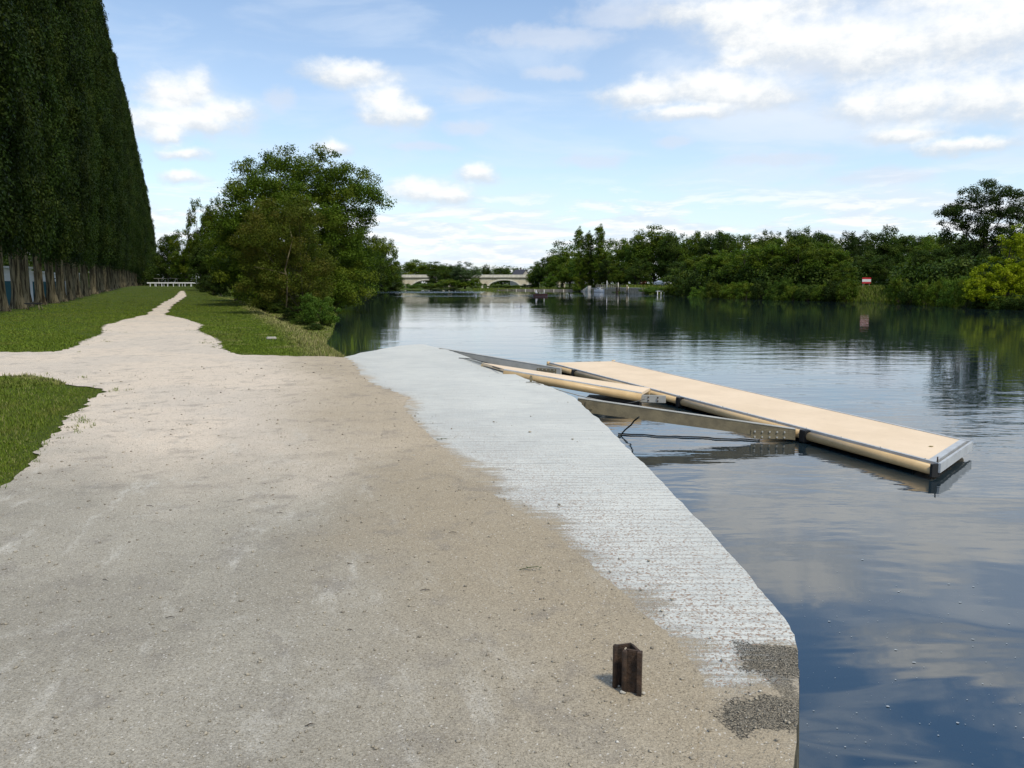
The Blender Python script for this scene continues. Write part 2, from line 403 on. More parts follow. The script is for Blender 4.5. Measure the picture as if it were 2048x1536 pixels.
# ------------------------------------------------------------------ quay slab and gravel
rs = np.random.RandomState(7)
def px2(pts, z=0.55): return [tuple(G(a, b_, z)[:2]) for a, b_ in pts]
def clip_lines(bm, xs=(), ys=()):
    for v in xs:
        bmesh.ops.bisect_plane(bm, geom=bm.verts[:]+bm.edges[:]+bm.faces[:], plane_co=(v, 0, 0), plane_no=(1, 0, 0))
    for v in ys:
        bmesh.ops.bisect_plane(bm, geom=bm.verts[:]+bm.edges[:]+bm.faces[:], plane_co=(0, v, 0), plane_no=(0, 1, 0))
EDGE = px2([(690,713),(715,707),(760,698),(800,691),(842,688),(890,698),(935,713),(985,731),(1040,752),(1100,773),(1150,795),(1200,840),(1250,889),(1330,970),(1400,1040),(1480,1130),(1545,1206),(1575,1243),(1590,1268),(1597,1300),(1599,1340),(1597,1400),(1592,1460),(1586,1536)])
EDGE_NEAR = [(0.99, 1.5), (0.97, 0.0), (0.96, -12.0)]
slab_poly = EDGE + EDGE_NEAR + [(-1.6, -12.0)] + px2([(1100,1536),(1000,1200),(820,960),(700,820)]) 
DR = px2([(668,690),(695,716),(745,765),(800,785),(822,792),(812,805),(850,850),(865,862),(900,900),(940,925),(1000,980),(1010,990),(1130,1060),(1150,1085),(1260,1170),(1300,1225),(1400,1300),(1420,1335),(1470,1350),(1530,1315),(1640,1335)])
DRn = np.array(DR)
def drift_sd(x, y):    # + on the clean concrete side
    d = seg_dist(x, y, DRn, closed=False)
    reg = np.array(DR + [(6, 3.4), (8, 30), (-4, 30)])
    return np.where(inside(x, y, reg), d, -d)
def flat_poly_mesh(poly, z):
    bm = bmesh.new(); P = [Vector((x, y, z)) for x, y in poly]
    vs = [bm.verts.new(p_) for p_ in P]
    for t in tessellate_polygon([P]):
        try: bm.faces.new([vs[i] for i in t])
        except ValueError: pass
    bmesh.ops.recalc_face_normals(bm, faces=bm.faces[:])
    if bm.faces and sum(f.normal.z for f in bm.faces) < 0: bmesh.ops.reverse_faces(bm, faces=bm.faces[:])
    return bm
def gravel_color(k, tc, full_=False):
    cx_, cy_, cz_ = k.sep(tc)
    lowf = k.noise(tc, 0.45, 5, 0.6, 0.3); midf = k.noise(tc, 3.2, 6, 0.65, 0.4); f10 = k.noise(tc, 14, 5, 0.7); hi = k.noise(tc, 130, 4, 0.8); hi2 = k.noise(tc, 210, 3, 0.8)
    pa = G(830, 860); pb_ = G(1330, 1300)
    dx, dy = pb_.x-pa.x, pb_.y-pa.y; L_ = math.hypot(dx, dy)
    side = k.m('ADD', k.m('MULTIPLY', cx_, dy/L_), k.m('ADD', k.m('MULTIPLY', cy_, -dx/L_), (-pa.x*dy + pa.y*dx)/L_))
    # side: distance from the concrete drift line (sign from geometry)
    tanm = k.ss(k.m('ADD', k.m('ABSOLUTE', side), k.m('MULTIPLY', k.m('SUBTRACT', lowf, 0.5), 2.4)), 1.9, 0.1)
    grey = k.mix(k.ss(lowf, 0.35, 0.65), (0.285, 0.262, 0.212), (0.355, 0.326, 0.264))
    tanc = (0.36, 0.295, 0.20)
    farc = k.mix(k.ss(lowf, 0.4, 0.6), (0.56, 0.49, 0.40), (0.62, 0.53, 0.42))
    gfar = k.ss(k.m('ADD', cy_, k.m('MULTIPLY', k.m('SUBTRACT', lowf, 0.5), 5.0)), 5.6, 9.5)  # trodden grey near, sandy pale beyond; the foreground cloud shadow is coloured in
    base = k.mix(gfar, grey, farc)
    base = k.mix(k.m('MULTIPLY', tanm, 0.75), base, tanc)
    vrot = k.new('ShaderNodeVectorRotate', rotation_type='Z_AXIS'); k.put(vrot.inputs['Vector'], tc); vrot.inputs['Angle'].default_value = -0.25
    dust = k.m('MAXIMUM', k.ss(k.noise(k.v('MULTIPLY', vrot.outputs[0], (2.8, 0.8, 1)), 1.4, 6, 0.70, 0.25), 0.54, 0.74), k.m('MULTIPLY', k.ss(k.noise(tc, 2.0, 7, 0.72, 0.2), 0.54, 0.74), 0.6))
    base = k.mix(k.m('MULTIPLY', dust, k.m('MULTIPLY', k.m('MULTIPLY', k.ss(cy_, 13, 5), k.m('SUBTRACT', 1.0, k.m('MULTIPLY', tanm, 0.75))), 0.72)), base, (0.54, 0.515, 0.45))
    base = k.mix(k.m('MULTIPLY', k.ss(midf, 0.50, 0.70), 0.45), base, (0.20, 0.18, 0.155))
    vor = k.new('ShaderNodeTexVoronoi'); vor.inputs['Scale'].default_value = 150; k.put(vor.inputs['Vector'], tc)
    vr, vg, vb = k.sep(vor.outputs['Color'])
    base = k.v('MULTIPLY', base, k.comb(*(k.ss(vr, 0, 1, 0.90, 1.10),)*3))
    base = k.v('MULTIPLY', base, k.comb(k.ss(hi, 0.32, 0.68, 0.66, 1.24), k.ss(hi, 0.32, 0.68, 0.65, 1.24), k.ss(hi, 0.32, 0.68, 0.64, 1.24)))
    base = k.mix(k.ss(k.m('ADD', hi2, k.m('MULTIPLY', k.m('SUBTRACT', f10, 0.5), 0.3)), 0.62, 0.70), base, (0.10, 0.088, 0.072))
    base = k.mix(k.m('MULTIPLY', k.ss(vg, 0.985, 0.995), 0.7), base, (0.62, 0.59, 0.53))
    return (base, vor, hi, f10) if full_ else base
cm, k, b, o = new_mat('broomed_concrete')
tc = k.new('ShaderNodeTexCoord').outputs['Object']; cx_, cy_, cz_ = k.sep(tc)
sandd = k.attr('drift')
lowf = k.noise(tc, 0.9, 5, 0.6); midf = k.noise(tc, 6, 6, 0.65); hi = k.noise(tc, 70, 5, 0.7); st = k.noise(k.v('MULTIPLY', tc, (2.2, 34, 1)), 1.0, 5, 0.65, 0.4)
st2 = k.noise(k.v('MULTIPLY', tc, (9, 60, 1)), 1.0, 4, 0.7)
gw = k.m('SINE', k.m('ADD', k.m('MULTIPLY', cy_, 78.0), k.m('MULTIPLY', k.noise(k.v('MULTIPLY', tc, (0.8, 5, 1)), 1.0, 3, 0.5), 16.0)))
base = k.mix(k.ss(lowf, 0.3, 0.7), (0.51, 0.515, 0.475), (0.60, 0.60, 0.545))
base = k.mix(k.m('MULTIPLY', k.ss(st, 0.45, 0.7), 0.35), base, (0.36, 0.40, 0.40))
base = k.mix(k.m('MULTIPLY', k.ss(hi, 0.55, 0.75), 0.35), base, (0.30, 0.32, 0.31))
base = k.mix(k.m('MULTIPLY', k.ss(gw, 0.45, 0.95), k.m('MULTIPLY', k.ss(midf, 0.25, 0.55), 0.55)), base, (0.33, 0.33, 0.31))
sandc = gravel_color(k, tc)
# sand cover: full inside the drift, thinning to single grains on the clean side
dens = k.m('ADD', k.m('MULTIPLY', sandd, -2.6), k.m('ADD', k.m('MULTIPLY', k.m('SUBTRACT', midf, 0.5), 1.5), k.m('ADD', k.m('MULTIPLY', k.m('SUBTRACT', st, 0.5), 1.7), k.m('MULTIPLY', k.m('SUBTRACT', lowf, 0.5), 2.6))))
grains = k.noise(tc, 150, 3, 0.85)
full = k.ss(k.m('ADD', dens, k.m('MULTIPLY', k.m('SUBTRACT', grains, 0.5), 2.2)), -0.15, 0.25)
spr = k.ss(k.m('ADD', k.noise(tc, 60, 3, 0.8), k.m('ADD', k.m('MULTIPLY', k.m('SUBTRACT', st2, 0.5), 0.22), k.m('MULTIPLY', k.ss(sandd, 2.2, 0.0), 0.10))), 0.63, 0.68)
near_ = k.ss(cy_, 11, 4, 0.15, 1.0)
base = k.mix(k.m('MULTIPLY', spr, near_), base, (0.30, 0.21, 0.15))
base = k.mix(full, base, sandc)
def patchmask(cx, cy, hx, hy, ang):
    v = k.new('ShaderNodeVectorRotate', rotation_type='Z_AXIS'); k.put(v.inputs['Vector'], k.v('SUBTRACT', tc, (cx, cy, 0))); v.inputs['Angle'].default_value = ang
    a, b2, _ = k.sep(v.outputs[0])
    d = k.m('MAXIMUM', k.m('DIVIDE', k.m('ABSOLUTE', a), hx), k.m('DIVIDE', k.m('ABSOLUTE', b2), hy))
    return d
c1 = G(1545, 1316); c2_ = G(1525, 1425)
d1 = k.ss(k.m('ADD', patchmask(c1.x, c1.y, 0.15, 0.15, 0.2), k.m('ADD', k.m('MULTIPLY', k.m('SUBTRACT', midf, 0.5), 1.1), k.m('MULTIPLY', k.m('SUBTRACT', hi, 0.5), 1.4))), 1.08, 0.92)
d2 = k.ss(k.m('ADD', patchmask(c2_.x, c2_.y, 0.155, 0.14, -0.15), k.m('ADD', k.m('MULTIPLY', k.m('SUBTRACT', midf, 0.5), 2.8), k.m('MULTIPLY', k.m('SUBTRACT', hi, 0.5), 1.6))), 1.05, 0.80)
c3 = G(1570, 1375)
d3 = k.ss(k.m('ADD', patchmask(c3.x, c3.y, 0.06, 0.24, 0.0), k.m('ADD', k.m('MULTIPLY', k.m('SUBTRACT', midf, 0.5), 2.4), k.m('MULTIPLY', k.m('SUBTRACT', hi, 0.5), 2.0))), 1.05, 0.70)
darkc = k.mix(k.ss(hi, 0.42, 0.62), (0.026, 0.025, 0.021), (0.13, 0.12, 0.095))
base = k.mix(k.m('MULTIPLY', k.m('MAXIMUM', k.m('MAXIMUM', d1, d2), k.m('MULTIPLY', d3, 0.8)), k.ss(grains, 0.60, 0.50)), base, darkc)
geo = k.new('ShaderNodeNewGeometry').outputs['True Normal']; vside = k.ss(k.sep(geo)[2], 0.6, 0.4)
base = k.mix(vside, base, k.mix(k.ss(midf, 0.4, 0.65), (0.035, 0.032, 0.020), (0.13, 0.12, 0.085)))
k.put(b.inputs['Base Color'], base); b.inputs['Roughness'].default_value = 0.9; b.inputs['Specular IOR Level'].default_value = 0.2
bn = k.new('ShaderNodeBump'); bn.inputs['Strength'].default_value = 0.6; bn.inputs['Distance'].default_value = 0.006
k.put(bn.inputs['Height'], k.m('ADD', k.m('MULTIPLY', gw, -0.25), k.m('ADD', hi, k.m('MULTIPLY', k.m('MAXIMUM', full, spr), 0.6)))); k.put(b.inputs['Normal'], bn.outputs[0])
# finely roughened edge line
def rough_line(pts, step, amp, seed=0, closed=True, dist_scale=True):
    r = random.Random(seed); out = []
    nn = len(pts)
    for i in range(nn if closed else nn-1):
        a = Vector(pts[i]); c_ = Vector(pts[(i+1) % nn]); L = (c_-a).length
        dist = min(max((a+c_).length/2, 2.0), 26.0); s_ = step*(dist/10 if dist_scale else 1); m_ = max(1, min(400, int(L/s_)))
        nrm = Vector((-(c_-a).y, (c_-a).x)).normalized() if L > 0 else Vector((0, 0))
        ph = [r.uniform(0, 6.28) for _ in range(4)]
        for j in range(m_):
            t = j/m_; q = a.lerp(c_, t)
            aa = amp*(dist/10 if dist_scale else 1)
            off = aa*((r.random()-0.5)*0.9 + 0.5*math.sin(q.x*5+q.y*3+ph[0]*0) + 0.4*math.sin(q.x*13-q.y*9))*(1 if j else 0.3)
            out.append((q.x+nrm.x*off, q.y+nrm.y*off))
    return out
eds = rough_line(EDGE + EDGE_NEAR[:1], 0.12, 0.018, 3, closed=False)
slab_poly = eds + EDGE_NEAR + [(-1.6, -12.0)] + px2([(1100,1536),(1000,1200),(820,960),(700,820),(640,740)])
bm = flat_poly_mesh(slab_poly, 0.546)
clip_lines(bm, np.arange(-4.5, 1.4, 0.3), np.arange(-2, 21, 0.3))
bmesh.ops.triangulate(bm, faces=bm.faces[:])
be = [e for e in bm.edges if e.is_boundary]
ex = bmesh.ops.extrude_edge_only(bm, edges=be)
nv = [g for g in ex['geom'] if isinstance(g, bmesh.types.BMVert)]
for v in nv:
    v.co.z = -1.3
    if v.co.x > 0.8 and v.co.y < 3.6: v.co.x += 0.075
me = bpy.data.meshes.new('concrete_quay'); bm.to_mesh(me); bm.free(); me.materials.append(cm)
co = np.empty(len(me.vertices)*3, np.float32); me.vertices.foreach_get('co', co); co = co.reshape(-1, 3)
at = me.attributes.new('drift', 'FLOAT', 'POINT'); at.data.foreach_set('value', drift_sd(co[:, 0].astype(float), co[:, 1].astype(float)).astype(np.float32))
tag(link('concrete_quay', me), kind='structure')
# gravel sheet
near_right = px2([(655,713),(693,715),(742,766),(795,788),(815,796),(808,808),(842,854),(888,906),(985,986),(1112,1066),(1235,1178),(1370,1308),(1400,1350),(1400,1440),(1400,1536)])
lg = px2([(-400,1300),(0,975),(60,925),(85,885),(125,860),(140,830),(170,815),(175,797),(208,782),(190,776),(140,770),(110,757),(60,752),(0,752),(-600,752)])
far_ = [GT(*q) for q in [(-600,706),(0,705),(110,705),(160,690),(200,670),(215,650),(265,637),(292,631),(310,618),(327,606),(348,596),(356,588),(361,583),(368,583),(373,593),(358,603),(345,612),(330,631),(370,638),(400,650),(402,665),(430,680),(450,700),(484,711)]]
GP = near_right + [(0.45, -8), (-14, -8)] + lg + far_
GPr = rough_line(GP, 0.07, 0.055, 5)
GPn = np.array(GPr)
vm, k, b, o = new_mat('gravel')
tc = k.new('ShaderNodeTexCoord').outputs['Object']; cx_, cy_, cz_ = k.sep(tc)
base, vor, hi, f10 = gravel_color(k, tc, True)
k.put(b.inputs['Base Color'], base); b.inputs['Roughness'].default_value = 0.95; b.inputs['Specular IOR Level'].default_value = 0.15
bn = k.new('ShaderNodeBump'); bn.inputs['Strength'].default_value = 0.55; bn.inputs['Distance'].default_value = 0.006
k.put(bn.inputs['Height'], k.m('ADD', k.m('MULTIPLY', vor.outputs['Distance'], -0.6), k.m('ADD', k.m('MULTIPLY', hi, 0.8), k.m('MULTIPLY', f10, 1.2)))); k.put(b.inputs['Normal'], bn.outputs[0])
bm = flat_poly_mesh(GPr, 0.55)
clip_lines(bm, (), list(np.arange(24, 60, 4)) + list(np.arange(60, 260, 4)))
bmesh.ops.triangulate(bm, faces=bm.faces[:])
xs = np.array([v.co.x for v in bm.verts]); ys = np.array([v.co.y for v in bm.verts]); zz = land_h(xs, ys)
for v, z_, y_ in zip(bm.verts, zz, ys):
    v.co.z = 0.55 if y_ < 22 else max(0.55, z_ + 0.012 + 0.0006*y_)
me = bpy.data.meshes.new('gravel_path'); bm.to_mesh(me); bm.free(); me.materials.append(vm)
tag(link('gravel_path', me), kind='structure')
# ------------------------------------------------------------------ loose pebbles
def pebbles(n_, seed):
    r = np.random.RandomState(seed)
    rad = 1.9*np.exp(r.rand(n_*3)**1.25*math.log(17/1.9)); an = np.radians(r.uniform(-46, 42, n_*3))
    x = rad*np.sin(an); y = rad*np.cos(an)
    ok = inside(x, y, GPn) | ((drift_sd(x, y) < 0.35*r.rand(len(x))**2) & inside(x, y, np.array(slab_poly)))
    ok |= (r.rand(len(x)) < 0.05) & inside(x, y, np.array(slab_poly))
    x, y = x[ok][:n_], y[ok][:n_]; n2 = len(x)
    big = r.rand(n2); s = 0.0012 + 0.0014*big + 0.006*np.maximum(big-0.96, 0)/0.04
    s *= (0.8+np.hypot(x, y)/9)
    o8 = np.array([(1,0,0),(0,1,0),(-1,0,0),(0,-1,0),(0,0,1),(0,0,-1)], float)
    f8 = np.array([(0,1,4),(1,2,4),(2,3,4),(3,0,4),(1,0,5),(2,1,5),(3,2,5),(0,3,5)])
    ang = r.rand(n2)*6.28; sc = np.stack([s*r.uniform(.8,1.6,n2), s*r.uniform(.7,1.2,n2), s*r.uniform(.4,.8,n2)], 1)
    V = o8[None]*sc[:, None, :]*(1+0.35*(r.rand(n2, 6, 1)-.5))
    ca, sa = np.cos(ang)[:, None], np.sin(ang)[:, None]
    VX = V[..., 0]*ca - V[..., 1]*sa + x[:, None]; VY = V[..., 0]*sa + V[..., 1]*ca + y[:, None]; VZ = V[..., 2] + 0.551 + sc[:, 2:3]*0.4
    Vv = np.stack([VX, VY, VZ], -1).reshape(-1, 3); Ff = (f8[None] + np.arange(n2)[:, None, None]*6).reshape(-1, 3)
    return Vv, Ff, np.repeat(r.rand(n2), 6)
pm, k, b, o = new_mat('pebble')
a = k.attr('tint')
k.put(b.inputs['Base Color'], k.mix(k.ss(a, 0.975, 0.985), k.mix(a, (0.19, 0.165, 0.125), (0.42, 0.37, 0.28)), (0.58, 0.55, 0.48))); b.inputs['Roughness'].default_value = 0.9
Vv, Ff, tt = pebbles(42000, 11)
tag(link('loose_gravel', fast_mesh('loose_gravel', Vv, Ff, pm, False, {'tint': tt})), kind='stuff', label='loose small stones strewn over the gravel path and quay edge', cat='gravel')
# ------------------------------------------------------------------ grass blades
def blades(x, y, h, wd, seed, lean=0.5, dry=None):
    r = np.random.RandomState(seed); n_ = len(x); z = land_h(x, y) - 0.005
    an = r.rand(n_)*6.28; le = r.rand(n_)*lean*h; dxx, dyy = np.cos(an), np.sin(an)
    bx, by = -dyy*wd/2, dxx*wd/2
    P0 = np.stack([x-bx, y-by, z], 1); P1 = np.stack([x+bx, y+by, z], 1)
    mx_, my_ = x+dxx*le*0.35, y+dyy*le*0.35
    P2 = np.stack([mx_+bx*0.8, my_+by*0.8, z+h*0.6], 1); P3 = np.stack([mx_-bx*0.8, my_-by*0.8, z+h*0.6], 1)
    P4 = np.stack([x+dxx*le, y+dyy*le, z+h], 1); P5 = P4 + np.stack([bx*0.1, by*0.1, bx*0], 1)
    V = np.stack([P0, P1, P2, P3, P5, P4], 1).reshape(-1, 3)
    b0 = np.arange(n_)[:, None]*6
    Fq = np.concatenate([b0+np.array([[0, 1, 2, 3]]), b0+np.array([[3, 2, 4, 5]])], 0)
    t = r.rand(n_)
    d = dry if dry is not None else np.zeros(n_)
    return V, Fq, np.repeat(t, 6), np.repeat(d, 6)

blm, k, b, o = new_mat('grass_blade')
a = k.attr('tint')
col = k.mix(a, (0.055, 0.096, 0.004), (0.140, 0.190, 0.013))
tcg = k.new('ShaderNodeTexCoord').outputs['Object']
col = k.mix(k.ss(k.noise(tcg, 0.9, 6, 0.7), 0.48, 0.72), col, k.mix(a, (0.080, 0.088, 0.010), (0.17, 0.17, 0.03)))
col = k.mix(k.m('MULTIPLY', k.attr('dry'), 0.8), col, k.mix(a, (0.17, 0.15, 0.055), (0.36, 0.32, 0.14)))
k.put(b.inputs['Base Color'], col); b.inputs['Roughness'].default_value = 0.7; b.inputs['Specular IOR Level'].default_value = 0.2
def grass_object(name, x, y, h, wd, seed, label, lean=0.6, dry=None):
    V, Fq, t, d = blades(x, y, h, wd, seed, lean, dry)
    return tag(link(name, fast_mesh(name, V, Fq, blm, False, {'tint': t, 'dry': d})), kind='stuff', label=label, cat='grass')
SLn = np.array(slab_poly)
def sample(n_, r0, r1, a0, a1, seed, powr=1.0):
    r = np.random.RandomState(seed)
    rad = r0*np.exp(r.rand(n_)*math.log(r1/r0)) if powr == 1.0 else (r0**(1-powr) + r.rand(n_)*(r1**(1-powr)-r0**(1-powr)))**(1/(1-powr))
    an = np.radians(r.uniform(a0, a1, n_)); x = rad*np.sin(an); y = rad*np.cos(an)
    ok = ~inside(x, y, GPn) & ~inside(x, y, SLn) & (land_sd(x, y) > -0.15)
    return x[ok], y[ok], r
# near lawn
x, y, r = sample(420000, 5.2, 15.5, -58, -20, 21, 1.45)
h = 0.014 + 0.028*r.rand(len(x))*(0.6+0.8*(0.5+0.5*wob(x, y, 1.7))); ed = seg_dist(x, y, GPn)
h *= (0.6+0.4*sst(ed, 0, 0.35)); h *= np.where(r.rand(len(x)) < 0.02, 2.2, 1)
keep = r.rand(len(x)) < (0.35+0.65*sst(ed, 0.0, 0.30)+0.0*x); keep &= ~((wob(x*1.7, y*1.7, 1.1) > 0.78) & (r.rand(len(x)) < 0.45))
x, y, h = x[keep], y[keep], h[keep]
grass_object('lawn_grass', x, y, h, 0.004+0.0035*np.random.RandomState(1).rand(len(x)), 22, 'short patchy grass in the near lawn corner beside the gravel', 0.9, (np.random.RandomState(2).rand(len(x)) < 0.10)*0.8)
# far lawns
x, y, r = sample(520000, 15, 150, -56, -8, 23, 2.0)
h = (0.018 + 0.030*r.rand(len(x)))*(0.7+0.5*(0.5+0.5*wob(x, y, 0.9)))
cd_ = crest_sd(x, y); crest = sst(cd_, -0.9, 0.0)*(1-0.8*sst(cd_, 1.0, 1.6))*(x > -40)*(1-sst(y, 60, 110))
dr = np.clip(crest*1.0 + 0.5*(wob(x*1.5, y*2, 2.0) > 0.45)*sst(cd_, -5, -1), 0, 1)*(r.rand(len(x)) < 0.75)
h = h*(1+2.6*crest*r.rand(len(x)))
keep = ~((wob(x*2.1, y*2.1, 0.8) > 0.78) & (r.rand(len(x)) < 0.85))
grass_object('lawn_grass', x[keep], y[keep], h[keep], (0.0007*np.hypot(x, y)+0.002)[keep], 24, 'grass lawn between the poplars, the path and the dry river bank', 0.8, dr[keep])
# stray tufts where the turf thins out into the gravel
LGa = np.array(lg[1:13]); FRa = np.array(far_[1:11]); FRb = np.array(far_[14:])
r = np.random.RandomState(61); nb = 14000
rad = 5.5*np.exp(r.rand(nb)*math.log(45/5.5)); an = np.radians(r.uniform(-56, -8, nb)); x = rad*np.sin(an); y = rad*np.cos(an)
dg = np.minimum(seg_dist(x, y, LGa, False), np.minimum(seg_dist(x, y, FRa, False), seg_dist(x, y, FRb, False)))
lim = 0.05+0.45*np.clip(wob(x*2.3, y*2.3, 2.1), 0, 1)*np.clip(rad/12, 0.6, 2)
ok = inside(x, y, GPn) & (dg < lim) & (r.rand(nb) < 0.9)
x, y, dg = x[ok], y[ok], dg[ok]
kx = np.repeat(np.arange(len(x)), 7); r = np.random.RandomState(62)
jx = x[kx]+r.randn(len(kx))*0.025; jy = y[kx]+r.randn(len(kx))*0.025
grass_object('stray_tufts', jx, jy, 0.035+0.03*r.rand(len(kx)), 0.0035+0.0006*np.hypot(jx, jy)*0.6, 63, 'thin stray grass tufts where the lawn edges fade into the gravel', 1.2, (r.rand(len(kx)) < 0.12)*0.6)
# right bank tall grass by the sign
r = np.random.RandomState(5); nb = 60000
x = r.uniform(30, 52, nb); y = r.uniform(76, 108, nb); s_ = land_sd(x, y); ok = (s_ > 0) & (s_ < 9)
x, y, s_ = x[ok], y[ok], s_[ok]
grass_object('bank_grass', x, y, 0.25+0.35*r.rand(len(x)), 0.07+0*x, 26, 'tall pale green grass on the far bank under the red and white sign', 0.6, (r.rand(len(x)) < 0.25)*0.6)
x = r.uniform(-12, 48, 90000); y = r.uniform(100, 262, 90000); s_ = land_sd(x, y); ok = (s_ > 0.1) & (s_ < 5)
x, y = x[ok], y[ok]
grass_object('bank_grass', x, y, 0.25+0.3*r.rand(len(x)), 0.11+0*x, 27, 'green waterside growth along the distant banks', 0.6, (r.rand(len(x)) < 0.2)*0.5)
# reeds in the water by the near left bank
p0 = G(700, 707, 0)
r = np.random.RandomState(8); nb = 70
x = p0.x + r.randn(nb)*0.35; y = p0.y+0.7 + r.randn(nb)*0.5
V, Fq, t, d = blades(x, y, 0.25+0.35*r.rand(nb), np.full(nb, 0.012), 9, 0.3)
V[:, 2] += 0.02 - np.repeat(land_h(x, y), 6)
tag(link('reeds', fast_mesh('reeds', V, Fq, blm, False, {'tint': t, 'dry': d})), kind='stuff', label='sparse reeds standing in the water beyond the grassy bank', cat='reeds')
# ------------------------------------------------------------------ foam specks on the water
r = np.random.RandomState(31); nb = 260
V = []; Fs = []
for i in range(nb):
    if i < 200: px_, py_ = r.uniform(1600, 2048), r.uniform(1160, 1536)
    else: px_, py_ = r.uniform(1500, 2048), r.uniform(1010, 1300)
    if px_ < 1600 + (py_ < 1290)*(1290-py_)*-0.8 + 12: continue
    q = G(px_, py_, 0.0); s = 0.0011+0.0030*r.rand()**4 + (0.005 if r.rand() < 0.04 else 0)
    b0 = len(V); m_ = 7
    for j in range(m_):
        an = 2*math.pi*j/m_; rr2 = s*(0.7+0.6*r.rand()); V.append((q.x+rr2*1.5*math.cos(an), q.y+rr2*math.sin(an), 0.004))
    for j in range(1, m_-1): Fs.append((b0, b0+j, b0+j+1))
M['foam'] = simple('foam', (0.36, 0.40, 0.42), 0.8)
tag(link('foam_specks', fast_mesh('foam_specks', V, Fs, M['foam'])), kind='stuff', label='tiny pale foam specks drifting on the dark blue water', cat='foam')
# ------------------------------------------------------------------ steel post in the gravel
M['rust'] = simple('rusty_steel', (0.085, 0.050, 0.030), 0.8, 0.1, scale=22, bump=0.8, bscale=90, col2=(0.022, 0.016, 0.012))
M['alu'] = simple('aluminium', (0.52, 0.54, 0.54), 0.5, 0.25, scale=5, col2=(0.42, 0.43, 0.43))
M['galv'] = simple('galvanised_steel', (0.44, 0.43, 0.39), 0.6, 0.1, scale=3, bump=0.25, bscale=25, col2=(0.33, 0.32, 0.28))
M['galv_old'] = simple('weathered_steel', (0.21, 0.175, 0.105), 0.8, 0.05, scale=5, bump=0.4, bscale=40, col2=(0.13, 0.11, 0.07))
M['fender'] = simple('golden_fender', (0.62, 0.44, 0.22), 0.42, 0.0, scale=2.5, col2=(0.50, 0.34, 0.16), spec=0.5)
M['black'] = simple('black_rubber', (0.015, 0.015, 0.015), 0.6)
M['floatm'] = simple('black_float', (0.012, 0.011, 0.010), 0.5)
M['rope'] = simple('rope', (0.30, 0.29, 0.26), 0.9)
M['rope_wet'] = simple('wet_rope', (0.020, 0.022, 0.018), 0.7)
dm, k, b, o = new_mat('deck_board')
tc = k.new('ShaderNodeTexCoord').outputs['Object']
f1 = k.noise(tc, 1.2, 5, 0.6); f2 = k.noise(tc, 180, 3, 0.8); f3 = k.noise(tc, 9, 5, 0.7)
col = k.mix(k.ss(f1, 0.3, 0.7), (0.68, 0.53, 0.36), (0.76, 0.60, 0.42))
col = k.mix(k.m('MULTIPLY', k.ss(f3, 0.5, 0.8), 0.35), col, (0.55, 0.42, 0.28))
col = k.mix(k.m('MULTIPLY', k.ss(f2, 0.55, 0.7), 0.35), col, (0.45, 0.33, 0.22))
k.put(b.inputs['Base Color'], col); b.inputs['Roughness'].default_value = 0.85
M['deck'] = dm
pc = G(1252, 1388, 0.55)
post = thing('steel_post', (pc.x, pc.y, 0.55), 'stubby rusty dark steel channel post with a bolt hole, set in the gravel', 'post')
A0 = G(1249, 1386, 0.55); A1 = G(1282, 1391, 0.55)
ux = Vector((A1.x-A0.x, A1.y-A0.y, 0)); wdt = ux.length; ux.normalize(); uy = Vector((-ux.y, ux.x, 0))
# find height so that the top reaches y=1303
zt = D(1265, 1303, (A0.y+A1.y)/2).z
ztb = zt
B0 = D(1231, 1289, 1.0); 
dv = ray(1232, 1290); tt_ = (ztb - H)/dv.z; Bk = Vector((dv.x*tt_, dv.y*tt_, 0))
dv = ray(1263, 1286); tt_ = (ztb - H)/dv.z; Bk2 = Vector((dv.x*tt_, dv.y*tt_, 0))
def plate(mb, p, q, th, z0, z1, chamfer=0.0):
    p = Vector((p.x, p.y)); q = Vector((q.x, q.y)); d = (q-p).normalized(); nrm = Vector((-d.y, d.x))*th/2
    c4 = [p-nrm, q-nrm, q+nrm, p+nrm]
    mb.prism([(v.x, v.y) for v in c4], z0, z1)
fl = 0.009
mbp = MB(); plate(mbp, A0+uy*0.016, A1+uy*0.016, fl, 0.50, zt-0.001)
mbp.build('front_flange', M['rust'], post)
mbp = MB(); plate(mbp, A1-ux*0.017, A1+ux*0.001, 0.022, 0.50, zt+0.001); mbp.build('edge_strip', M['rust'], post)
mbp = MB()
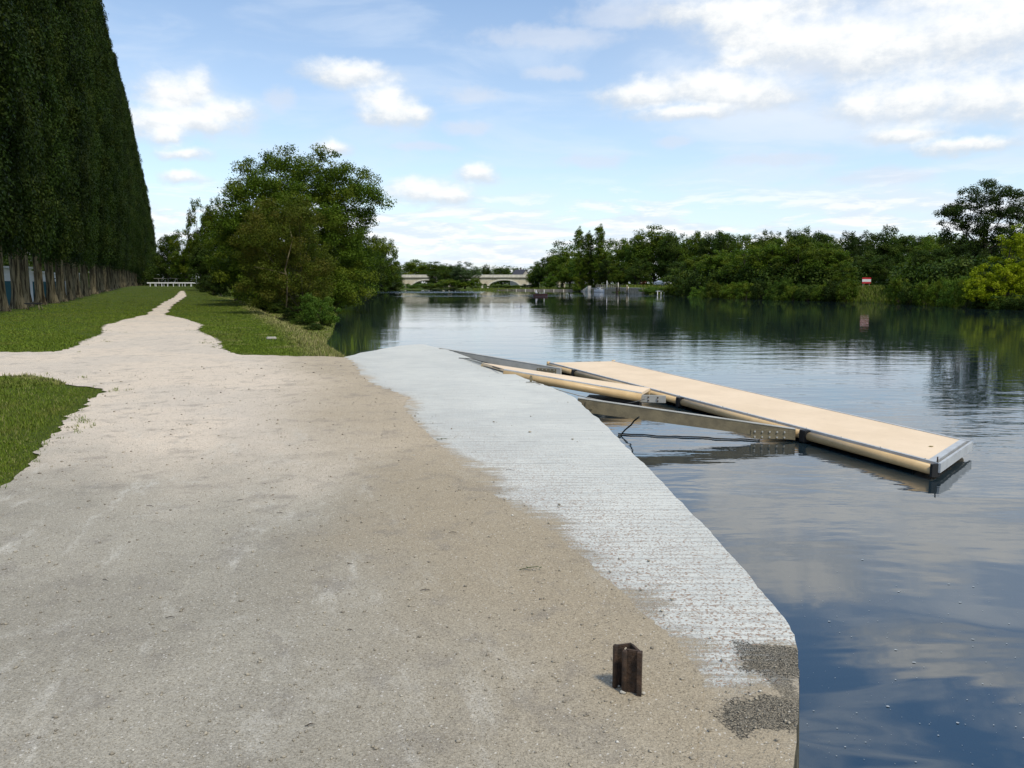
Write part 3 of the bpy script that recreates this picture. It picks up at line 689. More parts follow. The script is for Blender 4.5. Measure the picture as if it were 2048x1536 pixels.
# rear flange with a real bolt hole near the top
def holed_plate(mb, p, q, th, z0, z1, ht, hz, hr):
    p = Vector((p.x, p.y, 0)); q = Vector((q.x, q.y, 0)); d = (q-p).normalized(); L = (q-p).length; nrm = Vector((-d.y, d.x, 0))*th/2
    m_ = 12; hole = [(ht + hr*math.cos(2*math.pi*i/m_), hz + 1.3*hr*math.sin(2*math.pi*i/m_)) for i in range(m_)]
    outer = []
    for i in range(m_):
        cx, cz = math.cos(2*math.pi*i/m_), math.sin(2*math.pi*i/m_)
        tx = 1e9
        if cx > 1e-6: tx = min(tx, (L-ht)/cx)
        if cx < -1e-6: tx = min(tx, -ht/cx)
        if cz > 1e-6: tx = min(tx, (z1-hz)/cz)
        if cz < -1e-6: tx = min(tx, (hz-z0)/-cz)
        outer.append((ht+cx*tx, hz+cz*tx))
    def P3(a, sgn): return p + d*a[0] + nrm*sgn + Vector((0, 0, a[1]))
    for sgn in (-1, 1):
        ho = [mb.bm.verts.new(P3(a, sgn)) for a in hole]; ou = [mb.bm.verts.new(P3(a, sgn)) for a in outer]
        for i in range(m_):
            j = (i+1) % m_; mb.bm.faces.new((ho[i], ou[i], ou[j], ho[j]))
        cs = {(0, z0): None, (L, z0): None, (0, z1): None, (L, z1): None}
        for i in range(m_):      # corner triangles
            j = (i+1) % m_; a, c_ = outer[i], outer[j]
            if abs(a[0]-c_[0]) > 1e-6 and abs(a[1]-c_[1]) > 1e-6:
                cxr = 0 if min(a[0], c_[0]) < 1e-6 else L; czr = z0 if min(a[1], c_[1]) < z0+1e-6 else z1
                mb.bm.faces.new((ou[i], ou[j], mb.bm.verts.new(P3((cxr, czr), sgn))))
        if sgn == -1: h0 = ho
        else: h1 = ho
    for i in range(m_):
        j = (i+1) % m_; mb.bm.faces.new((h0[i], h0[j], h1[j], h1[i]))
    for a, c_ in (((0, z0), (0, z1)), ((0, z1), (L, z1)), ((L, z1), (L, z0)), ((L, z0), (0, z0))):
        mb.bm.faces.new([mb.bm.verts.new(P3(a, -1)), mb.bm.verts.new(P3(c_, -1)), mb.bm.verts.new(P3(c_, 1)), mb.bm.verts.new(P3(a, 1))])
Lb = (Bk2-Bk).length
holed_plate(mbp, Bk, Bk2, fl, 0.50, ztb, Lb*0.62, ztb-0.022, 0.0075)
mbp.build('rear_flange', M['rust'], post)
mbp = MB(); dw = (Vector((A1.x, A1.y, 0))-Vector((Bk2.x, Bk2.y, 0))).normalized()*0.004
a_ = Vector((Bk2.x, Bk2.y, 0))+dw; c_ = Vector((A1.x, A1.y, 0))-dw
plate(mbp, a_, c_, fl*1.1, 0.50, zt-0.002)
mbp.build('web', M['rust'], post)
for nm, p_ in (('rounded_lip', Bk), ('rounded_lip', A0)):
    q = Vector((p_.x, p_.y, 0)); mbp = MB(); mbp.tube([(q.x-0.002, q.y, 0.50), (q.x-0.002, q.y, zt-0.004), (q.x-0.002, q.y, zt+0.001)], [0.0105, 0.0105, 0.007], 12); mbp.build(nm, M['rust'], post)
mbp = MB()
q = G(1247, 1384, 0.55); r = random.Random(2)
# stones lodged at the post foot
for i, (a, b_, s) in enumerate([(1246,1384,0.011),(1287,1386,0.007),(1225,1362,0.006),(1238,1372,0.005)]):
    q = G(a, b_, 0.556); mm = MB(); bmesh.ops.create_icosphere(mm.bm, subdivisions=2, radius=s)
    for v in mm.bm.verts: v.co = Vector((v.co.x*1.2, v.co.y, v.co.z*0.7))*(1+0.25*(r.random()-0.5))
    me = mm.mesh('white_stone', simple('stone', (0.5, 0.47, 0.4), 0.9) if i == 0 else bpy.data.materials['stone'])
    oo = link('white_stone', me); oo.location = q
    tag(oo, ['pale stone wedged against the front foot of the steel post', 'small pale stone just right of the steel post', 'small pale stone left of the steel post foot', 'tiny pale stone between the two flange feet of the steel post'][i], 'stone', 'stones around the steel post')
# ------------------------------------------------------------------ pontoon
ZD = 0.18
nl, nr2, fr_, flc = [G(a, b_, ZD) for a, b_ in ((1876, 927), (1941, 883), (1227, 722), (1097, 725))]
dock = thing('floating_pontoon', (nl.x, nl.y, 0.0), 'long floating pontoon with beige deck, aluminium edging and golden side fenders', 'pontoon')
def off(poly, dd):
    c_ = sum((Vector(p_[:2]) for p_ in poly), Vector((0, 0)))/len(poly); out = []
    nn = len(poly)
    for i in range(nn):
        a = Vector(poly[i-1][:2]); m_ = Vector(poly[i][:2]); e = Vector(poly[(i+1) % nn][:2])
        d1 = (m_-a).normalized(); d2 = (e-m_).normalized(); n1 = Vector((-d1.y, d1.x)); n2 = Vector((-d2.y, d2.x))
        bis = (n1+n2).normalized(); s = dd/max(bis.dot(n1), 0.3); q = m_+bis*s
        out.append((q.x, q.y))
    return out
dp = [tuple(q[:2]) for q in (nl, nr2, fr_, flc)]
ar = sum(dp[i][0]*dp[(i+1) % 4][1]-dp[(i+1) % 4][0]*dp[i][1] for i in range(4))
sg = 1 if ar > 0 else -1
inner = off(dp, 0.045*sg)
# near end plate: keep a wider aluminium strip
vlen = (Vector(inner[3])-Vector(inner[0])).normalized()*0.10
inner2 = [tuple(Vector(inner[0])+vlen), tuple(Vector(inner[1])+(Vector(inner[2])-Vector(inner[1])).normalized()*0.10), inner[2], inner[3]]
MB().prism(inner2, 0.10, ZD).build('deck_surface', M['deck'], dock)
def strip(a, b_, c_, d_, z0, z1, nm, m, par): MB().prism([a, b_, c_, d_], z0, z1).build(nm, m, par)
strip(dp[0], inner[0], inner[3], dp[3], 0.12, ZD+0.008, 'edge_rail', M['alu'], dock)
strip(dp[1], inner[1], inner[2], dp[2], 0.12, ZD+0.008, 'edge_rail', M['alu'], dock)
strip(inner[0], inner2[0], inner2[1], inner[1], 0.12, ZD+0.004, 'end_plate', M['alu'], dock)
e0 = Vector(dp[0]); e1 = Vector(dp[1]); dirx = (e1-e0).normalized(); out_ = Vector((dirx.y, -dirx.x))
if out_.dot(Vector((nl.x-flc.x, nl.y-flc.y))) < 0: out_ = -out_
MB().prism([tuple(e0), tuple(e1), tuple(e1+out_*0.03), tuple(e0+out_*0.03)], 0.075, ZD+0.004).build('end_cap', M['alu'], dock)
def fender(p_, q_, rad, z0, nm, m, par, seg=14, z1=None):
    MB().tube([(p_[0], p_[1], z0), (q_[0], q_[1], z0 if z1 is None else z1)], rad, seg).build(nm, m, par)
ld = (Vector(dp[0])-Vector(dp[3])).normalized(); ln = Vector((ld.y, -ld.x))
if ln.dot(Vector((-1, -1))) < 0: ln = -ln
fpos = [0.0, 0.135, 0.40, 0.655, 1.0]; DL = (Vector(dp[0])-Vector(dp[3])).length
hp = []
for px_, py_ in ((1133, 740), (1332, 796), (1578, 862)):
    q = G(px_, py_, ZD); hp.append((Vector((q.x, q.y))-Vector(dp[3])).dot(ld))
cuts = [0.05] + hp + [DL-0.03]
for i in range(len(cuts)-1):
    a = Vector(dp[3])+ld*(cuts[i]+(0.07 if i else 0)); b_ = Vector(dp[3])+ld*(cuts[i+1]-(0.07 if i < len(cuts)-2 else 0.0))
    a += ln*0.02; b_ += ln*0.02
    fender(a, b_, 0.060, 0.098, 'side_fender', M['fender'], dock)
rd = (Vector(dp[1])-Vector(dp[2])).normalized()
a = Vector(dp[2])+rd*0.05+ln*0.06; b_ = Vector(dp[1])+ln*0.06-rd*0.08
fender(a, b_, 0.060, 0.098, 'side_fender', M['fender'], dock)
for h_ in hp:
    q = Vector(dp[3])+ld*h_+ln*0.03
    mm = MB(); rot = Matrix.Rotation(math.atan2(ld.y, ld.x), 3, 'Z')
    mm.box((q.x, q.y, 0.095), (0.12, 0.14, 0.165), rot, 0.01); mm.build('hinge_bracket', M['black'], dock)
q = Vector(dp[0])-ld*0.012+ln*0.02
mm = MB(); mm.box((q.x, q.y, 0.10), (0.035, 0.13, 0.15), Matrix.Rotation(math.atan2(ld.y, ld.x), 3, 'Z'), 0.004); mm.build('corner_cap', M['black'], dock)
for (cxx, cyy) in (dp[0],):
    q = Vector((cxx, cyy))-ld*0.03-ln*0.01
    MB().tube([(q.x+0.02, q.y+0.02, 0.16), (q.x+0.02, q.y+0.02, 0.245)], 0.008, 8).build('corner_pin', M['rust'], dock)
for cpt in (dp[3], dp[2]):
    q = Vector(cpt)
    MB().tube([(q.x, q.y, 0.08), (q.x, q.y, 0.205)], 0.045, 12).build('corner_roller', M['fender'], dock)
inn = off(dp, 0.16*sg)
for i in range(4):
    t0 = i*0.25+0.02; t1 = i*0.25+0.225
    a, b_, c_, d_ = [Vector(inn[j]) for j in range(4)]
    MB().prism([tuple(a.lerp(d_, t0)), tuple(b_.lerp(c_, t0)), tuple(b_.lerp(c_, t1)), tuple(a.lerp(d_, t1))], -0.25, 0.095).build('float_tank', M['floatm'], dock)
# bolts of the edge rail
for i in range(18):
    q = Vector(dp[3])+ld*(0.3+i*(DL-0.5)/17) - ln*0.022
    MB().tube([(q.x, q.y, ZD), (q.x, q.y, ZD+0.018)], 0.009, 8).build('bolt', M['galv'], dock)
q = G(1862, 893, ZD+0.004)
mm = MB(); vs = [mm.bm.verts.new((q.x+a, q.y+b_, q.z+c_)) for a, b_, c_ in ((-.035,0,.0),(0,.022,.006),(.04,.005,.002),(.005,-.025,.012))]; mm.bm.faces.new(vs)
mm.box((q.x, q.y, q.z+0.003), (0.05, 0.012, 0.006))
tag(mm.build('fallen_leaf', simple('leaf_litter', (0.35, 0.30, 0.08), 0.8)), 'small curled yellow leaf lying near the far right end of the pontoon deck', 'leaf')
# ------------------------------------------------------------------ gangway
def P(px, py, z): return G(px, py, z)
ga = [P(1008, 739, 0.62), P(1283, 786, 0.27), P(1289, 781, 0.27), P(964, 725, 0.62)]
gang = thing('gangway', tuple(ga[0]), 'narrow beige gangway with golden side tubes sloping from the quay to the pontoon', 'gangway')
far2 = P(1300, 776, 0.27)
far1 = ga[3]
def slab3(q4, th, nm, m, par): MB().hexa([tuple(v) for v in q4], [(v.x, v.y, v.z-th) for v in q4]).build(nm, m, par)
n0, n1 = ga[0], ga[1]
dn_ = (n1-n0).normalized(); side_ = Vector((-dn_.y, dn_.x, 0)).normalized()
if side_.y < 0: side_ = -side_
in0 = n0+side_*0.06; in1 = n1+side_*0.06
slab3([in0, in1, far2, far1], 0.05, 'walking_surface', M['deck'], gang)
slab3([n0+Vector((0,0,.006)), n1+Vector((0,0,.006)), in1+Vector((0,0,.006)), in0+Vector((0,0,.006))], 0.06, 'edge_strip', M['alu'], gang)
MB().tube([n0-side_*0.015-Vector((0,0,.085)), n1-side_*0.015-Vector((0,0,.085))], 0.073, 16).build('side_tube', M['fender'], gang)
fd = (far2-far1).normalized()
MB().tube([far1-Vector((0,0,.075)), far2-Vector((0,0,.075))], 0.06, 12).build('side_tube', M['fender'], gang)
e2 = P(1330, 796, 0.20)
rot = Matrix.Rotation(math.atan2(dn_.y, dn_.x), 3, 'Z')
mid = (n1+e2)/2; mm = MB(); mm.box((mid.x, mid.y, 0.175), ((e2-n1).length+0.02, 0.05, 0.13), rot, 0.006); mm.build('hinge_plate', M['galv'], gang)
for dz_ in (-0.03, 0.03):
    for tx_ in (0.3, 0.7):
        q = n1.lerp(e2, tx_); MB().tube([(q.x-side_.x*0.025, q.y-side_.y*0.025, 0.175+dz_), (q.x-side_.x*0.045, q.y-side_.y*0.045, 0.175+dz_)], 0.014, 8).build('bolt', M['rust'], gang)
# landing flap on the quay
q4 = [P(925, 716, 0.565), P(985, 735, 0.565), P(1003, 737, 0.615), P(960, 723, 0.615)]
slab3(q4, 0.012, 'landing_flap', M['galv'], gang)
f0 = P(1182, 783, 0.30); f1 = P(1290, 798, 0.22)
fa = G(1184, 806, 0.0); fb_ = G(1296, 812, 0.0)
t0v = n0.lerp(n1, 0.60); t1v = n0.lerp(n1, 0.985)
qs = [t0v+side_*0.05, t1v+side_*0.05, t1v+side_*0.5, t0v+side_*0.5]
MB().prism([(v.x, v.y) for v in qs], -0.2, 0.14).build('float_tank', M['floatm'], gang)
# ------------------------------------------------------------------ mooring beams
def beam(name, a, b_, dep0, dep1, th, label, mat_):
    t = thing(name, tuple(a), label, 'beam', 'steel arms holding the pontoon off the quay')
    d = (b_-a); dxy = Vector((d.x, d.y, 0)).normalized(); s = Vector((-dxy.y, dxy.x, 0))*th/2
    top = [a-s, b_-s, b_+s, a+s]; bot = [a-s-Vector((0,0,dep0)), b_-s-Vector((0,0,dep1)), b_+s-Vector((0,0,dep1)), a+s-Vector((0,0,dep0))]
    MB().hexa(top, bot).build('box_section', mat_, t)
    lip = [v+Vector((0,0,0.008)) for v in (a-s*1.12, b_-s*1.12, b_+s*1.12, a+s*1.12)]
    MB().hexa(lip, [v-Vector((0,0,0.0075)) for v in lip]).build('top_flange', M['galv'], t)
    # pontoon end: bolted fish plate
    sd = s*1.0 if s.y < 0 else -s
    e = b_-dxy*0.35; nrm = Vector((sd.x, sd.y, 0)).normalized()
    z0 = (b_.z-dep1/2)
    mm = MB(); c0 = e + sd + nrm*0.006; rot = Matrix.Rotation(math.atan2(dxy.y, dxy.x), 3, 'Z')
    mm.box((c0.x, c0.y, e.z+0.0-dep1/2), (0.5, 0.014, dep1*0.85), rot); mm.build('fish_plate', M['galv_old'], t)
    for i in range(5):
        for dz_ in (-0.25, 0.25):
            q = e + sd + nrm*0.012 + dxy*(-0.2+0.1*i) + Vector((0, 0, -dep1/2+dz_*dep1))
            MB().tube([q, q+nrm*0.016], 0.013, 8).build('bolt', M['galv'], t)
    # quay end: bracket
    q = a + sd + nrm*0.008 + dxy*0.16 - Vector((0, 0, dep0*0.5))
    mm = MB(); mm.box(tuple(q), (0.10, 0.016, dep0*0.6), rot); mm.build('anchor_bracket', M['galv_old'], t)
    return t
beam('mooring_beam', P(1156, 796, 0.55), P(1590, 858, 0.175), 0.19, 0.15, 0.09, 'brown weathered steel beam running from the quay edge to the nearer half of the pontoon', M['galv_old'])
beam('mooring_beam', P(880, 696.5, 0.56), P(1122, 737, 0.19), 0.20, 0.15, 0.09, 'pale grey steel beam from the far tip of the quay to the far end of the pontoon', M['galv'])
# small bollard on the quay with ropes
q = P(1062, 765, 0.548)
bol = thing('mooring_cleat', (q.x, q.y, 0.548), 'small upright steel mooring cleat bolted to the quay edge beside the gangway', 'cleat')
mm = MB(); mm.box((q.x, q.y, 0.554), (0.16, 0.09, 0.012), None, 0.003); mm.build('base_plate', M['galv'], bol)
mm = MB(); mm.box((q.x, q.y, 0.605), (0.045, 0.03, 0.09), None, 0.008); mm.tube([(q.x, q.y-0.014, 0.645), (q.x, q.y+0.014, 0.645)], 0.0215, 14); mm.build('upright', M['galv_old'], bol)
def sag(a, b_, s, n_=14): return [a.lerp(b_, i/n_) - Vector((0, 0, s*math.sin(math.pi*i/n_))) for i in range(n_+1)]
r1 = sag(P(1066, 764, 0.60), P(1238, 808, 0.04), 0.03) + sag(P(1238, 808, 0.04), P(1292, 797, 0.2), 0.02)[1:]
tag(MB().tube(r1, 0.008, 6).build('mooring_rope', M['rope']), 'thin pale mooring rope from the quay cleat down to the gangway end', 'rope', 'ropes beside the gangway')
r2 = [P(918, 716, 0.556), P(935, 717, 0.575), P(950, 719, 0.565), P(975, 726, 0.60), P(985, 733, 0.60), P(1000, 738, 0.63)]
tag(MB().tube(r2, 0.009, 6).build('hinge_cable', M['black']), 'short black cable lying over the quay end of the gangway', 'cable')
r = random.Random(4)
pts = [G(1236+(1520-1236)*i/22, 868+(880-868)*i/22 + r.uniform(-1, 1), 0.012) for i in range(23)]
tag(MB().tube(pts, 0.010, 6).build('floating_rope', M['rope_wet']), 'dark wet rope floating on the water below the nearer steel beam', 'rope', 'ropes beside the gangway')
pts = [P(1278, 834, 0.33), P(1268, 842, 0.24), P(1262, 850, 0.15), P(1250, 860, 0.08), P(1243, 868, 0.02), G(1236, 874, 0.01), G(1226, 880, 0.01)]
tag(MB().tube(pts, [0.012]*7, 6).build('hanging_rope', M['rope_wet']), 'frayed dark rope hanging from the nearer steel beam into the water', 'rope', 'ropes beside the gangway')
# green sprigs and twigs on the ground
M['sprig'] = simple('sprig', (0.05, 0.09, 0.02), 0.8)
for (px_, py_, s, lab, sd_i) in ((1058, 1140, 0.055, 'small green leafy sprig lying on the sandy gravel before the steel post', 3), (883, 880, 0.05, 'small green sprig upright at the edge of the sand and pale concrete', 5)):
    q = G(px_, py_, 0.553); r = random.Random(sd_i); mm = MB()
    mm.tube([q+Vector((-s, 0, 0.003)), q+Vector((0, 0.01, 0.012)), q+Vector((s, 0.015, 0.016))], 0.0022, 5)
    for i in range(9):
        c_ = q+Vector((-s+2*s*i/8, 0.01*r.random(), 0.008)); a = r.uniform(0, 6.28); l = r.uniform(0.012, 0.025)
        vs = [mm.bm.verts.new(c_+Vector((math.cos(a)*x_-math.sin(a)*y_, math.sin(a)*x_+math.cos(a)*y_, z_))) for x_, y_, z_ in ((0,0,0),(l*.5,l*.3,.006),(l,0,.010),(l*.5,-l*.3,.006))]
        mm.bm.faces.new(vs)
    tag(mm.build('leafy_sprig', M['sprig'], None, origin=Vector((0, 0, 0))), lab, 'sprig')
M['twig'] = simple('twig', (0.06, 0.045, 0.035), 0.9)
TW = [(1485,1022),(560,1026),(700,1128),(455,700+0),(1020,940),(905,1065),(640,750),(205,768),(300,1012),(210,1160),(620,1450),(340,1235),(480,1000),(700,1260),(850,1180)]
r = random.Random(9)
for i, (px_, py_) in enumerate(TW):
    if (px_, py_) == (1485, 1022): continue
    q = G(px_, py_, 0.556); L = r.uniform(0.014, 0.035)*(q.y/5)**0.5; a = r.uniform(-0.4, 0.4)
    tag(MB().tube([q+Vector((-L*math.cos(a), -L*math.sin(a), 0)), q+Vector((0, L*0.15, 0.004)), q+Vector((L*math.cos(a), L*math.sin(a), 0))], [0.0015, 0.0022, 0.0012], 5).build('twig', M['twig'], None, origin=Vector((0, 0, 0))),
        'small dark twig lying loose on the gravel', 'twig', 'twigs strewn on the gravel')
# flat pale stone in the lawn right of the path
q = GT(543, 678); mm = MB(); mm.box((q[0], q[1], hh(*q)+0.03), (0.28, 0.2, 0.07), Matrix.Rotation(0.4, 3, 'Z'), 0.02)
tag(mm.build('white_stone', bpy.data.materials['stone']), 'flat pale stone lying in the dry grass of the bank right of the path', 'stone')
# ------------------------------------------------------------------ tree generator
def leaf_cloud(cent, rad, nleaf, size, r, up=0.5, flat=0.75, ctint=None, aspect=0.55, hollow=0.35):
    """leaf faces gathered in clumps; cent (k,3), rad (k,)"""
    kx = len(cent); wgt = rad**2; wgt = wgt/wgt.sum(); idx = r.choice(kx, nleaf, p=wgt)
    d = r.randn(nleaf, 3); d /= np.linalg.norm(d, axis=1, keepdims=True)
    rr3 = (hollow + (1-hollow)*r.rand(nleaf)**0.6)*(1+0.25*r.randn(nleaf)*0.6)
    off_ = d*rr3[:, None]*rad[idx][:, None]; off_[:, 2] *= flat
    p_ = cent[idx]+off_
    nrm = d*0.7 + r.randn(nleaf, 3)*0.55; nrm[:, 2] += up; nrm /= np.linalg.norm(nrm, axis=1, keepdims=True)
    t = np.cross(nrm, r.randn(nleaf, 3)); t /= np.linalg.norm(t, axis=1, keepdims=True); bt = np.cross(nrm, t)
    s = size*(0.6+0.8*r.rand(nleaf)); L = t*s[:, None]*0.5; B = bt*(s*aspect)[:, None]*0.5
    V = np.stack([p_-L, p_+B, p_+L, p_-B], 1).reshape(-1, 3)
    Fq = np.arange(nleaf*4).reshape(-1, 4)
    ct = (ctint if ctint is not None else r.rand(kx))[idx]
    return V, Fq, np.repeat(r.rand(nleaf), 4), np.repeat(ct, 4)
def gen_tree(name, seed, H0, Rc, base, nclump, nleaf, size, leafm, barkm, kind='round', trunk_r=0.22, lobes=None, clump_r=(0.12, 0.24)):
    r = np.random.RandomState(seed); rd = random.Random(seed)
    cents = []; rads = []
    if kind == 'poplar':
        for i in range(nclump):
            z = base + (H0-base)*(r.rand()**0.9); t = (z-base)/(H0-base)
            prof = Rc*min(1.0, 0.45+2.2*t)*(1-t**4.0)**0.8
            a = r.rand()*6.28; rho = prof*(0.35+0.65*r.rand()**0.5)*(1+0.16*math.sin(3*a+z*0.45)+0.20*math.sin(5*a-z*0.9+seed))
            cents.append((rho*math.cos(a), rho*math.sin(a), z)); rads.append(r.uniform(0.35, 0.8)*(1-0.45*t))
    elif kind == 'pine':
        nl_ = 6
        for i in range(nclump):
            L = r.randint(nl_); t = L/(nl_-1); z = base+(H0-base)*t; a = r.rand()*6.28
            rho = Rc*(1-0.55*t)*r.rand()**0.5; cents.append((rho*math.cos(a)+0.5*math.sin(L*2), rho*math.sin(a), z+0.3*r.randn())); rads.append(r.uniform(clump_r[0], clump_r[1])*Rc)
    else:
        lb = lobes
        if lb is None:
            lb = [(0, 0, base+(H0-base)*0.50, Rc*0.90, (H0-base)*0.50)]
            for i in range(6):
                a = 6.28*i/6+r.rand()*0.8; q_ = Rc*r.uniform(0.35, 0.6); lr = Rc*r.uniform(0.36, 0.55)
                z = base + (H0-base)*r.uniform(0.22, 0.80); lr2 = min(lr*0.95, (H0-z)*0.98)
                lb.append((q_*math.cos(a), q_*math.sin(a), z, lr, max(lr2, 0.5)))
        vol = np.array([l[3]**2*l[4] for l in lb])**0.8; vol /= vol.sum()
        for i in range(nclump):
            l = lb[r.choice(len(lb), p=vol)]
            d = r.randn(3); d /= np.linalg.norm(d); rho = (0.25+0.75*r.rand()**0.45)
            c_ = np.array([l[0]+d[0]*l[3]*rho, l[1]+d[1]*l[3]*rho, l[2]+d[2]*l[4]*rho])
            if c_[2] < base*0.6: c_[2] = base*0.6 + r.rand()*0.5
            cents.append(tuple(c_)); rads.append(r.uniform(*clump_r)*Rc)
    cents = np.array(cents); rads = np.array(rads)
    V, Fq, t1, t2 = leaf_cloud(cents, rads, nleaf, size, r, flat=1.5 if kind == 'poplar' else (0.45 if kind == 'pine' else 0.72))
    crown = fast_mesh(name+'_crown', V, Fq, leafm, False, {'tint': t1, 'clump': t2})
    mm = MB()
    if kind == 'poplar':
        # fluted, buttressed stem
        zs = [-0.3, 0.0, 0.25, 0.7, 1.4, 2.4, 3.6, 6, 12, 20, H0*0.93]
        rs_ = [1.9, 1.6, 1.22, 1.02, 0.95, 0.92, 0.85, 0.75, 0.5, 0.3, 0.05]
        seg = 18; ph = [rd.uniform(0, 6.28) for _ in range(3)]; rings = []
        for z, q_ in zip(zs, rs_):
            ring = []
            for k_ in range(seg):
                a = 2*math.pi*k_/seg
                fl_ = 1 + (0.13*math.sin(5*a+ph[0]+z*0.25)+0.09*math.sin(9*a+ph[1]-z*0.4))*(1.6 if z < 0.6 else 1)
                ring.append(mm.bm.verts.new((trunk_r*q_*fl_*math.cos(a)+0.05*math.sin(z+ph[2]), trunk_r*q_*fl_*math.sin(a), z)))
            rings.append(ring)
        for a_, b2 in zip(rings, rings[1:]):
            for k_ in range(seg):
                j = (k_+1) % seg; f = mm.bm.faces.new((a_[k_], a_[j], b2[j], b2[k_])); f.smooth = True
        for i in range(26):
            z = rd.uniform(2.6, H0*0.7); a = rd.uniform(0, 6.28); L = rd.uniform(1.5, 3.2)
            p0 = Vector((0.2*math.cos(a), 0.2*math.sin(a), z)); p1 = p0+Vector((0.7*math.cos(a), 0.7*math.sin(a), L*0.5)); p2 = p0+Vector((1.1*math.cos(a), 1.1*math.sin(a), L*1.2))
            mm.tube([p0, p1, p2], [0.10, 0.06, 0.02], 6, False)
    else:
        lean = Vector((rd.uniform(-.06, .06)*H0, rd.uniform(-.06, .06)*H0, 0)); top = H0*0.72
        pts = []; 
        for i in range(7):
            t = i/6; pts.append(Vector((lean.x*t+0.05*H0*0.3*math.sin(t*5+seed), lean.y*t+0.04*H0*0.3*math.sin(t*4+seed*2), -0.3+t*(top+0.3))))
        mm.tube(pts, [trunk_r*(1.5 if i == 0 else 1)*(1-0.82*i/6) for i in range(7)], 9, False)
        order = np.argsort(-rads)[:min(len(rads), 34)]
        for j in order:
            c_ = Vector(cents[j]); t = min(max((c_.z/top)*rd.uniform(0.35, 0.75), 0.12), 0.9); q0 = pts[0].lerp(pts[-1], t); i_ = t*6
            a_ = pts[int(i_)].lerp(pts[min(int(i_)+1, 6)], i_-int(i_))
            m1_ = a_.lerp(c_, 0.5)+Vector((rd.uniform(-.2, .2), rd.uniform(-.2, .2), -0.06*(c_-a_).length))
            r0 = trunk_r*(1-0.82*t)*0.45
            mm.tube([a_, m1_, c_], [r0, r0*0.6, r0*0.15], 6, False)
    trunk = mm.mesh(name+'_trunk', barkm)
    return trunk, crown
def place_tree(kind, name, loc, rz, scale, label, cat='tree', group=None):
    tr, cr = kind
    e = empty(name, loc, rz, label, cat, group, scale)
    link('trunk', tr, e); link('crown', cr, e); return e
# ---- poplar row
POP = [gen_tree('poplar', 40+i, 34.0, 2.35, 3.3, 900, 120000, 0.17, M['leaf_poplar'], M['bark_poplar'], 'poplar', 0.34) for i in range(3)]
rd = random.Random(77)
Y = 33.0; i = 1; prow = []
while Y < 335:
    prow.append(Y); Y += 4.7+rd.uniform(-.3, .3)
for i, Y in enumerate(prow):
    x = -10.5-0.415*Y + rd.uniform(-.25, .25)
    tgt = 45.0 if Y < 190 else 45.0-(Y-190)*0.12
    hs_ = (tgt+rd.uniform(-2.2, 2.0))/34.0
    nn = len(prow)
    if i < 20: lab = f'tall dark columnar poplar, {ordinal(i+1)} from the near end of the left row'
    elif nn-i <= 19: lab = f'tall dark columnar poplar, {ordinal(nn-i)} from the far end of the left row' if nn-i > 1 else 'shorter columnar poplar ending the far end of the left row'
    else: lab = f'tall dark poplar within the left row, {ordinal(i+1)} from its near end'
    sw = rd.uniform(0.86, 1.10)
    place_tree(POP[i % 3], 'poplar_tree', (x, Y, hh(x, Y)), rd.uniform(0, 6.28), (sw, sw, hs_), lab, 'tree', 'row of tall poplars')
# ---- generic crowns
V_ = {}
for i in range(4): V_['r%d' % i] = gen_tree('broadleaf', 100+i, 10.0, 4.0, 0.5, 190, 20000, 0.25, M['leaf'], M['bark'])
for i in range(3): V_['d%d' % i] = gen_tree('dark_broadleaf', 120+i, 10.0, 4.0, 0.5, 180, 19000, 0.25, M['leaf_dark'], M['bark'])
V_['l0'] = gen_tree('light_broadleaf', 130, 10.0, 4.0, 0.8, 140, 13000, 0.27, M['leaf_light'], M['bark'])
V_['w0'] = gen_tree('willow', 131, 10.0, 4.2, 0.5, 170, 15000, 0.25, M['leaf_willow'], M['bark'])
V_['b0'] = gen_tree('bush', 132, 4.0, 2.6, 0.2, 90, 8000, 0.20, M['leaf'], M['bark'], trunk_r=0.08)
V_['b1'] = gen_tree('bush', 133, 4.0, 2.6, 0.2, 90, 8000, 0.20, M['leaf_light'], M['bark'], trunk_r=0.08)
V_['b2'] = gen_tree('bush', 134, 4.0, 2.6, 0.2, 90, 8000, 0.20, M['leaf_dark'], M['bark'], trunk_r=0.08)
V_['p0'] = gen_tree('pine', 135, 10.0, 3.4, 4.5, 60, 7000, 0.24, M['leaf_dark'], M['bark'], 'pine', 0.16, clump_r=(0.15, 0.3))
V_['a0'] = gen_tree('airy', 136, 10.0, 4.2, 1.2, 130, 15000, 0.18, M['leaf_dark'], M['bark'], trunk_r=0.16, clump_r=(0.09, 0.18))
V_['q0'] = gen_tree('small_poplar', 137, 20.0, 2.0, 0.6, 260, 22000, 0.24, M['leaf'], M['bark'], 'round', 0.2, lobes=[(0,0,3,1.8,2.6),(0.2,0,6.5,1.9,2.8),(-0.2,0.1,10,1.9,2.8),(0.1,-0.1,13.3,1.7,2.6),(0,0,16.3,1.4,2.4),(0.1,0,18.3,1.2,1.6)], clump_r=(0.24, 0.40))
BASEH = {'b': 4.0, 'q': 20.0}; BASER = {'b': 2.75, 'q': 2.0, 'w': 4.5, 'a': 4.4, 'p': 3.6}
rd = random.Random(5)
def T(px, top, Y, wpx, kind, label, group=None, name='broadleaf_tree', cat='tree', z=None, drop=0.0):
    x = XW(px, Y); zb = (hh(x, Y) if z is None else z)-drop; ht = D(px, top, Y).z - zb; rad = wpx/2/F*Y
    h0 = BASEH.get(kind[0], 10.0); r0 = BASER.get(kind[0], 4.25)
    s = rad/r0
    return place_tree(V_[kind], name, (x, Y, zb), rd.uniform(0, 6.28), (s, s, ht/h0*0.985), label, cat, group)
